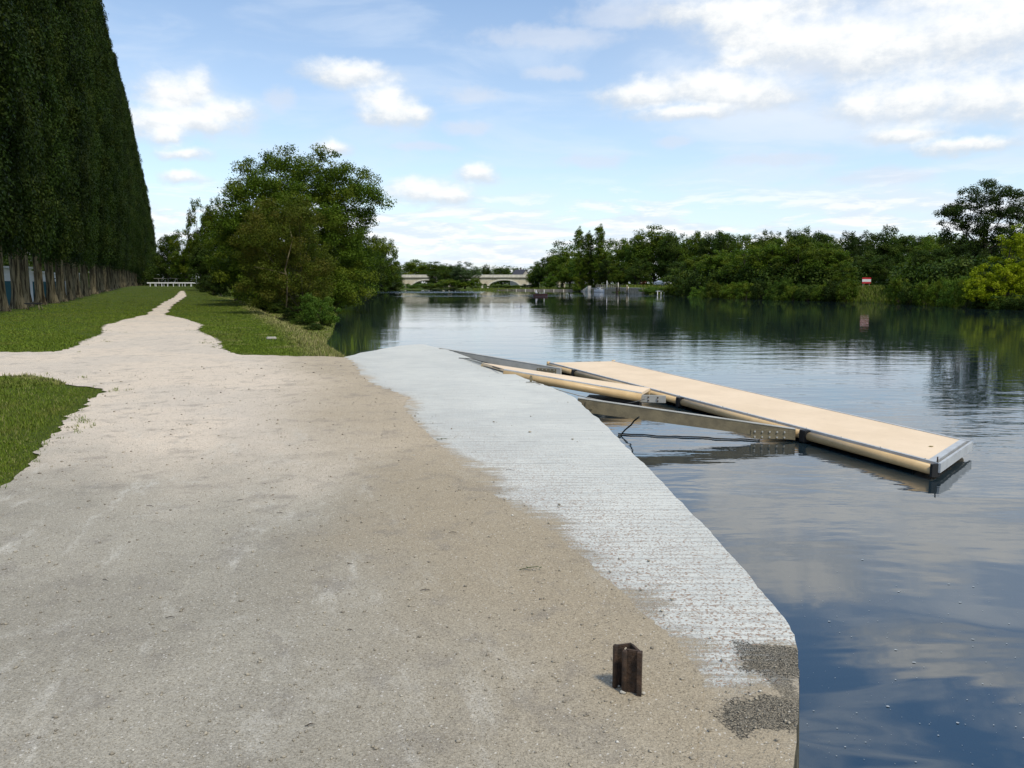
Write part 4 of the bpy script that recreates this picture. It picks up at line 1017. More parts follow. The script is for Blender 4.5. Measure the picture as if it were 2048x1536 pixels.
# ---- left bank big locust (own crown shapes)
sc_ = 60/1600.0
def lob(px, py, w_, h_, dy=0.0, Y=60, cx=605, base=None):
    x = (px-cx)*Y/F; z = (HOR-py)*Y/F + H - base
    return (x, dy, z, w_*Y/F/2, h_*Y/F/2)
bx = XW(605, 60); bz = hh(bx, 60)
lbs = [lob(*a, base=bz) for a in [(600,330,120,70,0),(560,360,130,90,1),(650,350,130,80,-1),(700,400,130,70,0),(745,415,60,60,0),(690,370,120,60,1),(600,400,200,130,0),(540,420,150,120,-1),(500,345,44,40,0),(520,330,50,50,0.6),(490,370,60,40,0),(480,400,80,60,1),(640,430,160,90,1),(720,440,80,30,0),(600,500,260,150,1),(520,490,170,150,0),(675,500,150,150,0.5),(470,480,110,150,0),(600,440,300,150,-0.5),(740,500,80,80,0.5),(600,560,300,110,0),(690,560,130,110,-1)]]
bigt = gen_tree('locust', 201, D(600, 290, 60).z-bz, 4.0, 0.6, 900, 190000, 0.14, M['leaf'], M['bark'], lobes=lbs, trunk_r=0.3, clump_r=(0.10, 0.20))
place_tree(bigt, 'locust_tree', (bx, 60, bz), 0, (1, 1, 1), 'largest leafy tree of the left bank, its wide feathery crown topping the group')
Y = 44; bx = XW(600, Y); bz = hh(bx, Y)
lbs = [lob(px, py, a, b_, dy, Y, 600, bz) for px, py, a, b_, dy in [(560,470,150,130,0),(600,440,90,80,.3),(520,500,90,100,0),(620,520,90,90,0),(570,550,180,90,0.4),(540,580,140,70,0),(610,590,110,60,.3)]]
br = gen_tree('brown_shrub', 202, D(560, 405, Y).z-bz, 2.6, 0.3, 380, 70000, 0.085, M['leaf_brown'], M['bark'], lobes=lbs, trunk_r=0.06, clump_r=(0.10, 0.22))
e = place_tree(br, 'thin_tree', (bx, Y, bz), 0, (1, 1, 1), 'thin brownish-green tree with a pale bare stem in front of the largest left bank tree')
# bare pale branches
mm = MB(); A_ = [D(573, 615, Y-1.6), D(575, 560, Y-1.6), D(570, 540, Y-1.6), D(576, 515, Y-1.5), D(585, 480, Y-1.2), D(578, 450, Y-0.8)]
mm.tube([v-Vector((bx, Y, bz)) for v in A_], [0.045, 0.04, 0.035, 0.028, 0.02, 0.01], 7)
B_ = [D(572, 548, Y-1.6), D(550, 542, Y-1.8), D(525, 537, Y-1.9), D(508, 534, Y-2.0)]
mm.tube([v-Vector((bx, Y, bz)) for v in B_], [0.022, 0.018, 0.012, 0.008], 6)
link('bare_branch', mm.mesh('bare_branch', M['bark_poplar']), e)
LB = 'trees along the left bank'
for a in [
 (338,462,205,64,'d0','dark rounded tree beyond the white rail, nearest the end of the poplar row'),
 (372,452,195,70,'r1','dark green tree beyond the middle of the white rail'),
 (402,386,150,56,'r1','airy dark tree with a thin ragged top left of the largest left bank tree'),
 (440,392,128,70,'r2','airy dark tree touching the left edge of the largest left bank tree'),
 (425,470,120,100,'d1','low dark rounded tree over the right end of the white rail'),
 (478,430,95,130,'r0','dense dark tree at the left foot of the largest left bank tree'),
 (470,500,72,110,'d2','low spreading dark tree at the crest of the dry bank, left of the pale stem'),
 (520,470,68,140,'d0','dark tree filling the shade behind the thin brownish tree'),
 (640,470,70,130,'d1','dark dense tree under the right side of the largest left bank tree'),
 (690,455,115,120,'r2','mid green tree overhanging the water right of the largest left bank tree'),
 (728,452,150,120,'d1','dark tree behind the low right-hand branch of the largest left bank tree'),
 (768,468,200,76,'r1','airy tree whose crown reaches farthest right over the left bank'),
 (745,520,212,110,'w0','grey green willow above the pale stone river wall'),
 (784,512,245,50,'w0','pale green willow at the right end of the left bank trees, beside the bridge'),
 (775,545,235,80,'r3','low round tree by the water left of the bridge'),
 (700,530,170,80,'d2','dark low tree over the left end of the stone river wall')]:
    T(*a[:5], a[5], LB)
for a in [
 (640,588,40,86,'b1','bright green bush hanging over the water at the right foot of the left bank trees'),
 (628,645,36,50,'b2','dark low bush just beyond the crest of the dry bank, nearest the quay'),
 (608,632,41,60,'b2','dark low bush just beyond the bank crest, second from the quay'),
 (585,620,47,60,'b2','dark low bush just beyond the bank crest, third from the quay'),
 (556,604,56,60,'b2','dark low bush just beyond the bank crest, fourth from the quay'),
 (528,592,68,60,'b2','dark low bush just beyond the bank crest, farthest from the quay'),
 (655,560,58,80,'b0','mid green bush at the waterline behind the bright green bush'),
 (612,612,44,80,'b2','dark bush at the top of the bank below the pale bare branch'),
 (552,590,62,80,'b2','dark bush just behind the crest of the dry bank'),
 (502,565,85,80,'b2','dark bush where the lawn narrows beside the path end'),
 (665,580,75,60,'b0','low bush touching the river beyond the bright green bush'),
 (682,562,110,50,'b0','small bush by the water left of the stone river wall'),
 (425,550,110,70,'b2','dark bush at the right end of the white rail')]:
    T(*a[:5], a[5], 'bushes along the left bank', 'bush', 'bush', drop=0.3)
# ---- behind the bridge
FB = 'trees around the bridge'
for a in [
 (835,519,430,90,'r0','pale distant rounded tree on the hill above the left bridge arches'),
 (872,522,425,90,'r2','distant rounded tree on the hill just right of the highest hill tree'),
 (905,530,410,80,'r1','distant tree on the hill at the left of the dark island trees'),
 (870,540,300,36,'d0','dark tree rising in front of the bridge, left of the island willow'),
 (890,530,292,36,'d1','tall dark tree in front of the hidden middle of the bridge'),
 (906,529,288,30,'d2','dark tree right against the left side of the island willow'),
 (930,521,262,70,'w0','grey green willow in front of the bridge, left of its widest visible arch'),
 (900,558,258,80,'b0','low bush spreading at the waterline left of the island willow'),
 (860,566,262,60,'b0','low bush at the waterline in front of the left bridge arch'),
 (950,556,254,34,'b0','bush at the right foot of the island willow'),
 (974,528,375,26,'d1','small umbrella pine behind the bridge beside the island willow'),
 (1003,533,372,40,'d0','wide umbrella pine behind the left half of the widest visible arch'),
 (1018,540,370,24,'a0','thin feathery tree between the two umbrella pines'),
 (1031,536,372,30,'d2','leaning umbrella pine behind the right half of the widest visible arch'),
 (1043,545,380,24,'a0','small tree just left of the gabled house'),
 (1000,569,300,70,'b0','green shrub growing under the widest visible arch'),
 (1030,570,296,50,'b0','green shrub under the right side of the widest visible arch'),
 (1062,568,270,44,'b2','dark shrub at the foot of the right bridge pier'),
 (830,567,285,60,'b1','light green shrub below the left bridge pier')]:
    isb = a[4][0] == 'b'
    T(*a[:5], a[5], FB, 'bush' if isb else ('pine_tree' if 'pine ' in a[5][:22] else 'broadleaf_tree'), 'bush' if isb else 'tree', z=0.15)
# ---- far right bank
RB = 'trees of the far right bank'
front = [
 (1076,522,268,40,'r1'),(1096,506,262,52,'d0'),(1124,495,250,60,'r2'),(1100,545,245,34,'l0'),(1140,520,238,50,'r0'),
 (1166,500,228,56,'l0'),(1190,505,222,60,'r3'),(1212,494,216,60,'r1'),(1243,480,210,62,'r0'),(1272,470,205,60,'l0'),
 (1308,451,200,92,'r2'),(1352,460,192,70,'d1'),(1388,466,185,66,'r0'),(1424,462,178,60,'d2'),(1452,459,172,60,'d0'),
 (1490,461,166,66,'r1'),(1528,462,160,60,'r2'),(1566,456,155,62,'d1'),(1606,458,150,66,'r3'),(1648,456,145,66,'d0'),
 (1690,465,140,60,'d2'),(1728,459,135,66,'a0'),(1772,453,128,80,'d1'),(1815,461,122,72,'d0'),(1855,469,114,70,'r1'),(1895,490,108,80,'d2')]
for j, (px_, top, Y, w_, kd) in enumerate(front):
    lab = f'leafy tree in the skyline row of the far right bank, {ordinal(j+1)} counted from the bridge'
    T(px_, top-3+4*(j % 2), Y, w_*1.25, kd, lab, RB)
for px_, top, Y, w_, lab in [(1157,450,214,24,'slim columnar poplar at the left of the three rising from the far right bank'),(1176,459,213,24,'slim columnar poplar between the two taller ones of the far right bank'),(1199,445,211,28,'widest columnar poplar, right-hand one of the three on the far right bank')]:
    T(px_, top, Y, w_*1.02, 'q0', lab, 'three columnar poplars on the far bank', 'poplar_tree')
mid = [
 (1362,520,160,70,'d0','dark rounded tree overhanging the silver car'),
 (1392,512,142,90,'r0','round green tree right of the silver car, standing at the water'),
 (1438,498,130,96,'r2','green tree with branches down to the water, second right of the silver car'),
 (1492,492,122,110,'r1','wide green tree leaning over the water, third right of the silver car'),
 (1545,478,117,120,'r3','broad bushy tree at the middle of the far right bank'),
 (1600,474,112,120,'r0','tall bushy tree right of the middle of the far right bank'),
 (1650,484,108,110,'r2','broad leafy tree second to the left of the red and white sign'),
 (1682,520,104,70,'r1','lower leafy tree just left of the red and white sign'),
 (1728,500,120,80,'d1','dark tree directly behind the red and white sign'),
 (1768,510,112,70,'d2','dark tree behind the grassy bank right of the red and white sign'),
 (1822,508,94,84,'r1','green tree closing the grassy bank on its right side'),
 (1862,492,90,96,'d0','dark tree between the grassy bank and the tall airy oak'),
 (1908,520,86,84,'r2','mid green tree at the left foot of the tall airy oak'),
 (1950,500,82,110,'d1','dark tree filling in beneath the tall airy oak'),
 (2040,470,88,120,'d2','dark tree behind the yellow green tree at the right'),
 (1280,515,190,60,'d2','dark tree shading the lock behind the white posts'),
 (1240,520,196,60,'r1','tree shading the left part of the lock'),
 (1218,515,205,50,'d0','dark tree left of the lock, over the green steps'),
 (2110,420,80,160,'r0','green tree beyond the right edge behind the yellow green tree')]
for a in mid: T(*a[:5], a[5], RB, drop=0.4)
for j, px_ in enumerate([1352,1378,1405,1432,1462,1494,1526,1556,1588,1618,1648,1672,1694,1800,1826,1852,1880,1906,1936]):
    shy = np.interp(px_, [1165,1240,1320,1420,1560,1700,1800,1930,2048], [220,176,147,121,103.5,95,84,72,65])
    T(px_, 562+rd.uniform(-6, 8)-(px_ > 1790)*8, shy+1.0, 60, ['b0','b2','b1','b0','b2'][j % 5] if j % 4 else 'b0', f'waterside bush under the far right bank trees, {ordinal(j+1) if j < 13 else ordinal(j-12)} to the right of the {"silver car" if j < 13 else "grassy bank"}', 'bushes on the far right waterline', 'bush', 'bush', drop=0.9)
for px_, top, Y, w_, kd, lab in [(1975,592,70,70,'b2','dark bush under the left side of the yellow green tree'),(2015,590,67.5,80,'b2','dark bush at the waterline beneath the yellow green tree'),(2062,588,66,90,'b2','dark bush at the right edge beneath the yellow green tree')]:
    T(px_, top, Y, w_, kd, lab, 'bushes on the far right waterline', 'bush', 'bush', drop=0.6)
# tall airy oak
Y = 92; bx = XW(1975, Y); bz = hh(bx, Y)
lbs = [lob(px, py, a, b_, dy, Y, 1975, bz) for px, py, a, b_, dy in [(1960,400,110,60,0),(2010,410,90,60,1),(1920,430,80,60,0),(1900,440,70,60,1),(1892,420,46,30,0),(1985,450,130,70,-1),(2035,450,80,80,0),(1940,480,100,60,1),(2000,510,120,80,0),(1960,540,110,60,0),(2070,430,90,90,0),(1925,505,50,40,0)]]
oak = gen_tree('oak', 203, D(1960, 370, Y).z-bz, 5.2, 1.5, 300, 52000, 0.18, M['leaf_dark'], M['bark'], lobes=lbs, trunk_r=0.3, clump_r=(0.08, 0.16))
place_tree(oak, 'oak_tree', (bx, Y, bz), 0, (1, 1, 1), 'tallest tree of the far right bank, a dark airy oak with sky showing through', 'tree', RB)
Y = 70; bx = XW(2010, Y); bz = hh(bx, Y)-0.3
lbs = [lob(px, py, a, b_, dy, Y, 2010, bz) for px, py, a, b_, dy in [(2030,480,70,60,0),(2040,520,90,70,.5),(1995,545,100,50,0),(1965,575,80,50,-.5),(2010,580,110,60,0),(2060,560,90,100,0),(1945,590,50,36,-.5),(1980,600,90,34,-1)]]
yel = gen_tree('yellow_tree', 204, D(2040, 450, Y).z-bz, 3.2, 0.5, 230, 26000, 0.17, M['leaf_yellow'], M['bark'], lobes=lbs, trunk_r=0.16, clump_r=(0.07, 0.15))
place_tree(yel, 'yellow_green_tree', (bx, Y, bz), 0, (1, 1, 1), 'bright yellow green tree leaning over the water at the right edge', 'tree', RB)
# ---- deep woods as one mass each
def woods(name, pts, label, leafm, size=0.5, n_=40000, seed=1):
    r = np.random.RandomState(seed); cs = []; rs2 = []
    for (x, y, z0, ht, rad) in pts:
        for j in range(26):
            d = r.randn(3); d /= np.linalg.norm(d); cs.append((x+d[0]*rad*.8, y+d[1]*rad*.8, z0+ht*0.5+d[2]*ht*0.45)); rs2.append(rad*r.uniform(.22, .4))
    V, Fq, a, c_ = leaf_cloud(np.array(cs), np.array(rs2), n_, size, r)
    return tag(link(name, fast_mesh(name, V, Fq, leafm, False, {'tint': a, 'clump': c_})), kind='stuff', label=label, cat='woods')
r = random.Random(3)
pts = [(XW(px_, Y_+9), Y_+9, 0.2, 4.2, 3.0) for px_, Y_ in [(1190+i*13, float(np.interp(1190+i*13, [1165,1240,1320,1420,1560,1700,1800,1930,2048], [220,176,147,121,103.5,95,84,72,65]))+(10 if i < 12 else 0)) for i in range(72) if not (1685 < 1190+i*13 < 1815) and not (1190+i*13 < 1350)]]
woods('undergrowth', pts, 'dark undergrowth below the crowns of the far right bank trees', M['leaf_dark'], 0.35, 60000, 6)
pts = [(XW(px_, Y_), Y_, 0.8, (HOR-472)/F*Y_+1.0, 6.0) for px_, Y_ in [(1130+i*27, 285-i*4.4) for i in range(36)]]
pts += [(XW(px_, Y_), Y_, 0.8, 5.5, 4.0) for px_, Y_ in [(1230+i*27, 225-i*3.8) for i in range(31)]]
woods('woodland', pts, 'dark woodland closing the view behind the far right bank trees', M['leaf_dark'], 0.6, 75000, 3)
pts = [(-22-0.415*Y_-r.uniform(8, 12), Y_, 0.6, 8.5, 4.5) for Y_ in range(86, 330, 5)] + [(XW(px_, 235), 235, 1.2, 7.5, 5.0) for px_ in range(300, 700, 22)] + [(XW(px_, 212), 212, 0.9, 5.0, 3.2) for px_ in range(286, 470, 13)]
woods('woodland', pts, 'dark undergrowth closing the view behind the poplar trunks and the white rail', M['leaf_dark'], 0.5, 80000, 4)
pts = [(XW(px_, 460), 460, 0.5, (HOR-533)/F*460+r.uniform(0, 2), 8.0) for px_ in range(700, 1130, 16)]
woods('woodland', pts, 'distant line of trees behind the stone bridge', M['leaf'], 0.8, 26000, 5)
# ------------------------------------------------------------------ bridge
stm, k, b, o = new_mat('bridge_stone')
tc = k.new('ShaderNodeTexCoord').outputs['Object']
br_ = k.new('ShaderNodeTexBrick'); k.put(br_.inputs['Vector'], k.v('MULTIPLY', k.comb(*[k.sep(tc)[0], k.sep(tc)[2], 0.0]), (1, 1, 1))); br_.inputs['Scale'].default_value = 1.2
br_.inputs['Color1'].default_value = (0.58, 0.50, 0.36, 1); br_.inputs['Color2'].default_value = (0.68, 0.60, 0.45, 1); br_.inputs['Mortar'].default_value = (0.50, 0.44, 0.34, 1)
k.put(b.inputs['Base Color'], k.mix(k.m('MULTIPLY', k.ss(k.noise(tc, 0.5, 6, 0.65), 0.45, 0.75), 0.6), br_.outputs[0], (0.30, 0.22, 0.14))); b.inputs['Roughness'].default_value = 0.9
M['stone'] = stm
M['stone_pale'] = simple('pale_stone', (0.74, 0.69, 0.58), 0.9, scale=1.2)
M['stone_dark'] = simple('weathered_stone', (0.13, 0.11, 0.09), 0.9, scale=2)
YB = 320.0
def bxp(px_): return XW(px_, YB)
PER = bxp(1047)-bxp(970); PW = 13*YB/F; AW = PER-PW
c0 = bxp(1047); ztop = D(1000, 556, YB).z; zspr = 0.0; zcr = D(1007, 560.5, YB).z
bridge = thing('stone_bridge', (c0, YB, 0), 'pale stone arch bridge with a plain parapet crossing the far end of the river', 'bridge')
pedges = []; xs_ = []
DEP = 8.0
def facade():
    mm = MB()
    cols = []
    for kx in range(-5, 2):
        pc_ = c0+kx*PER; l, r2_ = pc_-PW/2, pc_+PW/2; ow = PW*0.30
        zo = D(1050, 567, YB).z
        cols += [(l, 0.0, pc_-ow, 0.0)]
        for i in range(8):
            a0, a1 = -1+i/4, -1+(i+1)/4
            cols.append((pc_+a0*ow, zo-0.35*a0*a0*1.0, pc_+a1*ow, zo-0.35*a1*a1))
        cols += [(pc_+ow, 0.0, r2_, 0.0)]
        if kx < 1:
            for i in range(20):
                a0, a1 = -1+i/10, -1+(i+1)/10; xc_ = r2_+AW/2
                f = lambda a: zcr*math.sqrt(max(0.0, 1-a*a))**0.9
                cols.append((xc_+a0*AW/2, f(a0), xc_+a1*AW/2, f(a1)))
    bm = mm.bm
    for x0, z0, x1, z1 in cols:
        for y_ in (YB, YB+DEP):
            bm.faces.new([bm.verts.new(v) for v in ((x0, y_, z0-1.0 if z0 == 0 and z1 == 0 else z0), (x1, y_, z1-1.0 if z0 == 0 and z1 == 0 else z1), (x1, y_, ztop), (x0, y_, ztop))])
        bm.faces.new([bm.verts.new(v) for v in ((x0, YB, z0), (x1, YB, z1), (x1, YB+DEP, z1), (x0, YB+DEP, z0))])
    for kx in range(-5, 2):      # pier flanks
        for s_ in (-1, 1):
            for hw in (PW/2, PW*0.30):
                x_ = c0+kx*PER+s_*hw; zt_ = 0.0 if hw == PW/2 else D(1050, 567, YB).z-0.35
                bm.faces.new([bm.verts.new(v) for v in ((x_, YB, -1), (x_, YB+DEP, -1), (x_, YB+DEP, max(zt_, 0.05)), (x_, YB, max(zt_, 0.05)))])
    bmesh.ops.remove_doubles(bm, verts=bm.verts[:], dist=0.001)
    return mm
facade().build('arcade_wall', M['stone'], bridge)
xL, xR = c0-5*PER-PW/2, c0+PER+PW/2
MB().box(((xL+xR)/2, YB+DEP/2, ztop+0.1), (xR-xL, DEP+0.7, 0.24)).build('cornice', M['stone_dark'], bridge)
zp = D(1000, 549.3, YB).z
for y_ in (YB-0.02, YB+DEP+0.02):
    mm = MB(); mm.box(((xL+xR)/2, y_, (ztop+0.22+zp)/2), (xR-xL, 0.4, zp-ztop-0.22)); mm.build('parapet', M['stone_pale'], bridge)
for kx in range(-5, 1):      # voussoir rings proud of the wall
    mm = MB(); xc_ = c0+kx*PER+PW/2+AW/2
    for i in range(24):
        a0, a1 = math.pi*i/24, math.pi*(i+1)/24
        fz = lambda a, s_: (xc_-math.cos(a)*(AW/2+s_), (zcr+s_)*math.sin(a)**0.9 if math.sin(a) > 0 else 0.0)
        q_ = [fz(a0, 0.02), fz(a1, 0.02), fz(a1, 0.55), fz(a0, 0.55)]
        mm.hexa([(x_, YB-0.12, z_) for x_, z_ in q_], [(x_, YB+0.1, z_) for x_, z_ in q_])
    mm.build('arch_ring', M['stone_pale'], bridge)
# ------------------------------------------------------------------ weir wall
YW0, YW1 = 246, 222
a = Vector((XW(972, YW0), YW0, 0)); b2_ = Vector((XW(1178, YW1), YW1, 0))
weir = thing('weir_wall', tuple(a), 'long low pale stone weir wall crossing the river before the bridge', 'wall')
d = (b2_-a).normalized(); nn_ = Vector((-d.y, d.x, 0))
MB().prism([tuple((a-nn_*0.5)[:2]), tuple((b2_-nn_*0.5)[:2]), tuple((b2_+nn_*0.5)[:2]), tuple((a+nn_*0.5)[:2])], -1, D(1070, 578.3, 234).z).build('masonry', simple('weir_stone', (0.40, 0.35, 0.27), 0.9, scale=0.7, col2=(0.24, 0.19, 0.14)), weir)
for i in range(11):
    q = a.lerp(b2_, (i+0.5)/11); MB().box((q.x, q.y-0.55, 0.0), (0.3, 0.3, 0.9)).build('buttress', M['stone_pale'], weir)
# left bank stone wall
wl_ = thing('river_wall', (XW(715, 214), 214, 0), 'low pale stone river wall under the willow on the left bank', 'wall')
a = D(693, 583, 205); c_ = D(740, 582, 219)
for (p0, p1, zt_, nm) in ((D(695,583,204), D(724,582.5,212), 0.75, 'lower_wall'), (D(724,582,214), D(742,581,222), 1.5, 'upper_wall')):
    p0.z = p1.z = 0; dd = (p1-p0).normalized(); nz_ = Vector((-dd.y, dd.x, 0))*1.2
    if nz_.x > 0: nz_ = -nz_
    MB().prism([tuple(p0[:2]), tuple(p1[:2]), tuple((p1+nz_)[:2]), tuple((p0+nz_)[:2])], -1, zt_).build(nm, bpy.data.materials['weir_stone'], wl_)
# ------------------------------------------------------------------ house behind the bridge
Yh = 352; hx = XW(1058, Yh); zb = 0.5
house = thing('gabled_house', (hx, Yh, zb), 'gabled house with a dark slate roof just above the right end of the bridge', 'house')
gw_ = 3.2; Lh = 7.0; ze = D(1050, 555, Yh).z; zr = D(1050, 539.5, Yh).z
hx0 = XW(1050, Yh)-gw_*0.9
rotm = Matrix.Translation((hx0+gw_, Yh, 0)) @ Matrix.Rotation(R(38), 4, 'Z')
def TR(v): return tuple(rotm @ Vector(v))
mm = MB(); sec = [(-gw_, zb), (gw_, zb), (gw_, ze), (0, zr-0.1), (-gw_, ze)]
mm.hexa([TR((x_, 0, z_)) for x_, z_ in sec], [TR((x_, Lh, z_)) for x_, z_ in sec]); mm.build('wall', simple('house_render', (0.42, 0.39, 0.34), 0.9, scale=1), house)
for s_ in (-1, 1):
    mm = MB(); q_ = [(s_*(gw_+0.3), ze-0.4), (0, zr), (0, zr+0.18), (s_*(gw_+0.3), ze-0.2)]
    mm.hexa([TR((x_, -0.3, z_)) for x_, z_ in q_], [TR((x_, Lh+0.3, z_)) for x_, z_ in q_]); mm.build('roof', simple('slate', (0.07, 0.065, 0.075), 0.6, scale=3), house)
mm = MB(); q_ = TR((0.6, Lh*0.6, zr+0.3)); mm.box(q_, (0.7, 0.7, 1.6)); mm.build('chimney', M['stone_dark'], house)
mm = MB()
mm.box(TR((0, -0.02, ze+0.2)), (0.9, 0.06, 1.1), Matrix.Rotation(R(38), 3, 'Z')); mm.build('window', M['black'], house)
# ------------------------------------------------------------------ red and white sign
Ys = 99.0; s0 = D(1723.5, 576, Ys); s1 = D(1741, 576, Ys); zt_ = D(1732, 555, Ys).z; zb_ = D(1732, 567, Ys).z
sign = thing('river_sign', ((s0.x+s1.x)/2, Ys, hh((s0.x+s1.x)/2, Ys)), 'rectangular red sign with a white middle band standing on two posts on the grassy bank', 'sign')
M['red'] = simple('red_paint', (0.50, 0.025, 0.035), 0.5, var=0.03); M['white'] = simple('white_paint', (0.80, 0.80, 0.80), 0.5, var=0.04)
hp_ = (zt_-zb_); xm = (s0.x+s1.x)/2; ww = s1.x-s0.x
MB().box((xm, Ys, zb_+hp_*0.86), (ww, 0.05, hp_*0.28)).build('red_band', M['red'], sign)
MB().box((xm, Ys, zb_+hp_*0.50), (ww, 0.047, hp_*0.44)).build('white_band', M['white'], sign)
MB().box((xm, Ys, zb_+hp_*0.14), (ww, 0.05, hp_*0.28)).build('red_band', M['red'], sign)
for s_ in (-0.36, 0.36):
    MB().tube([(xm+s_*ww, Ys+0.06, hh(xm, Ys)-0.3), (xm+s_*ww, Ys+0.06, zt_-0.02)], 0.035, 8).build('post', M['galv'], sign)
# ------------------------------------------------------------------ white rails
Yr = 168.0
def rail(px0, px1, Y_, ytop, n_, label, m, th=0.12, pw=0.14, slope=0.0):
    x0, x1 = XW(px0, Y_), XW(px1, Y_); z1 = D(px0, ytop, Y_).z
    t = thing('rail_fence', (x0, Y_, hh(x0, Y_)), label, 'fence', 'railings beyond the lawn')
    mm = MB(); mm.box(((x0+x1)/2, Y_, z1-th), (x1-x0, 0.08, th*2)); mm.build('top_rail', m, t)
    for i in range(n_):
        x_ = x0+(x1-x0)*(i+0.5)/n_ if n_ > 1 else x0
        zb2 = hh(x_, Y_)-0.3; mm = MB(); mm.box((x_, Y_+0.085, (zb2+z1-th)/2), (pw, 0.08, z1-th-zb2)); mm.build('post', m, t)
    return t
rail(294, 387, Yr, 564.6, 8, 'white painted rail fence with a thick top bar across the end of the lawn', M['white'])
rail(300, 410, Yr+9, 566.0, 6, 'thinner white rail seen behind the thick white rail fence', M['white'], 0.05, 0.08)
rail(308, 402, Yr+30, 556.5, 5, 'faint grey upper rail in the shade behind the white rails', M['galv'], 0.04, 0.07)
q = (XW(402, Yr+4), Yr+4)
pp = thing('gate_post', (q[0], q[1], hh(*q)), 'tall thin white post at the right end of the white rail fence', 'post')
MB().tube([(q[0], q[1], hh(*q)-0.2), (q[0], q[1], D(402, 556, q[1]).z)], 0.07, 8).build('shaft', M['white'], pp)
MB().box((q[0], q[1]-0.1, D(402, 569, q[1]).z), (0.4, 0.08, 0.35)).build('latch_box', M['white'], pp)
# ------------------------------------------------------------------ bench by the poplars
bx_, by_ = GT(68, 620)
bz_ = hh(bx_, by_)
bench = thing('park_bench', (bx_, by_, bz_), 'dark backless bench on the grass at the foot of the near poplars', 'bench')
Lb_ = 0.95
MB().box((bx_, by_, bz_+0.40), (Lb_*1.0, 0.36, 0.06), None, 0.01).build('seat', M['black'], bench)
for s_ in (-1, 1):
    for t_ in (-1, 1):
        MB().tube([(bx_+s_*(Lb_/2-0.02), by_+t_*0.18, bz_-0.05), (bx_+s_*(Lb_/2-0.12), by_+t_*0.10, bz_+0.38)], 0.03, 8).build('leg', M['galv_old'], bench)
# ------------------------------------------------------------------ pale building and teal screen behind the poplars
M['teal'] = simple('teal_screen', (0.010, 0.075, 0.085), 0.7, var=0.15, scale=0.5)
M['render_white'] = simple('white_render', (0.75, 0.76, 0.74), 0.8, var=0.04)
bxw, byw = XW(5, 75), 75.0
for (p0, p1, Y_, yt, yb, lab) in ((-70, 3, 62, 536, 562, 'white walled clubhouse glimpsed between the two nearest poplar trunks at the left edge'), (36, 50, 78, 545, 560, 'small white hut with dark trim glimpsed between the second and third poplar trunks'), (66, 124, 96, 548, 560, 'long white van-like trailer glimpsed low between the poplar trunks')):
    x0, x1 = XW(p0, Y_), XW(p1, Y_); z0_, z1_ = hh(x0, Y_), D(p0, yt, Y_).z
    t = thing('white_building' if p0 != 66 else 'white_trailer', ((x0+x1)/2, Y_+2, z0_), lab, 'building' if p0 != 66 else 'trailer')
    MB().box(((x0+x1)/2, Y_+2, (z0_+z1_)/2), (x1-x0, 4.0, z1_-z0_)).build('wall', M['render_white'], t)
    MB().box(((x0+x1)/2, Y_+2, z1_+0.08), (x1-x0+0.5, 4.5, 0.16)).build('roof', M['white'], t)
    zz_ = D(p0, (yt+yb)/2+3, Y_).z
    MB().box(((x0+x1)/2, Y_-0.02, zz_), ((x1-x0)*0.8, 0.06, 0.09)).build('trim_band', M['black'], t)
for (p0, p1, Y_, yt, lab) in ((-80, 30, 58, 562, 'dark teal mesh screen in front of the white clubhouse at the left edge'), (34, 130, 74, 563, 'dark teal mesh screen running behind the second to sixth poplar trunks')):
    x0, x1 = XW(p0, Y_), XW(p1, Y_); z0_ = hh(x0, Y_); z1_ = D(p0, yt, Y_).z
    t = thing('mesh_screen', ((x0+x1)/2, Y_, z0_), lab, 'fence', 'teal screens behind the poplars')
    MB().box(((x0+x1)/2, Y_, (z0_+z1_)/2), (x1-x0, 0.03, z1_-z0_)).build('mesh_panel', M['teal'], t)
    n_ = 5
    for i in range(n_):
        x_ = x0+(x1-x0)*i/(n_-1); MB().tube([(x_, Y_+0.05, z0_-0.1), (x_, Y_+0.05, z1_+0.05)], 0.035, 8).build('post', M['galv'], t)
# ------------------------------------------------------------------ lock area on the far bank
M['lockstone'] = simple('lock_stone', (0.46, 0.39, 0.27), 0.9, scale=1.6, col2=(0.24, 0.20, 0.13))
def quay(p0, y0, Y0, p1, y1, Y1, name, label, m, back=3.0, cat='wall'):
    a = D(p0, y0, Y0); c_ = D(p1, y1, Y1); t = thing(name, (a.x, a.y, 0), label, cat)
    dd = Vector((c_.x-a.x, c_.y-a.y, 0)).normalized(); nz_ = Vector((-dd.y, dd.x, 0))*back
    if nz_.y < 0: nz_ = -nz_
    top = [a, c_, c_+nz_, a+nz_]; MB().hexa([tuple(v) for v in top], [(v.x, v.y, -1) for v in top]).build('masonry', m, t)
    cop = [Vector((v.x, v.y, v.z+0.003)) for v in (a-nz_*0.04, c_-nz_*0.04, c_+nz_*0.2, a+nz_*0.2)]
    MB().hexa([(v.x, v.y, v.z+0.13) for v in cop], [tuple(v) for v in cop]).build('coping', M['stone_pale'], t)
    return t
quay(1184, 577.0, 207, 1232, 576.5, 184, 'lock_wall', 'pale stone lock wall behind the white cabin boat', M['lockstone'])
quay(1240, 576.5, 180, 1284, 577.0, 160, 'lock_wall', 'stone lock wall between the lock gate and the green bushes', M['lockstone'])
lg_ = thing('lock_gate', (XW(1236, 181), 181, 0), 'dark timber lock gate between the two lock walls', 'gate')
MB().box((XW(1236, 181.5), 181.5, 0.4), (0.95, 0.3, 1.7)).build('gate_leaf', simple('dark_wood', (0.06, 0.045, 0.03), 0.9), lg_)
MB().box((XW(1236, 181.5), 181.3, 1.3), (1.6, 0.25, 0.2)).build('balance_beam', M['stone_dark'], lg_)
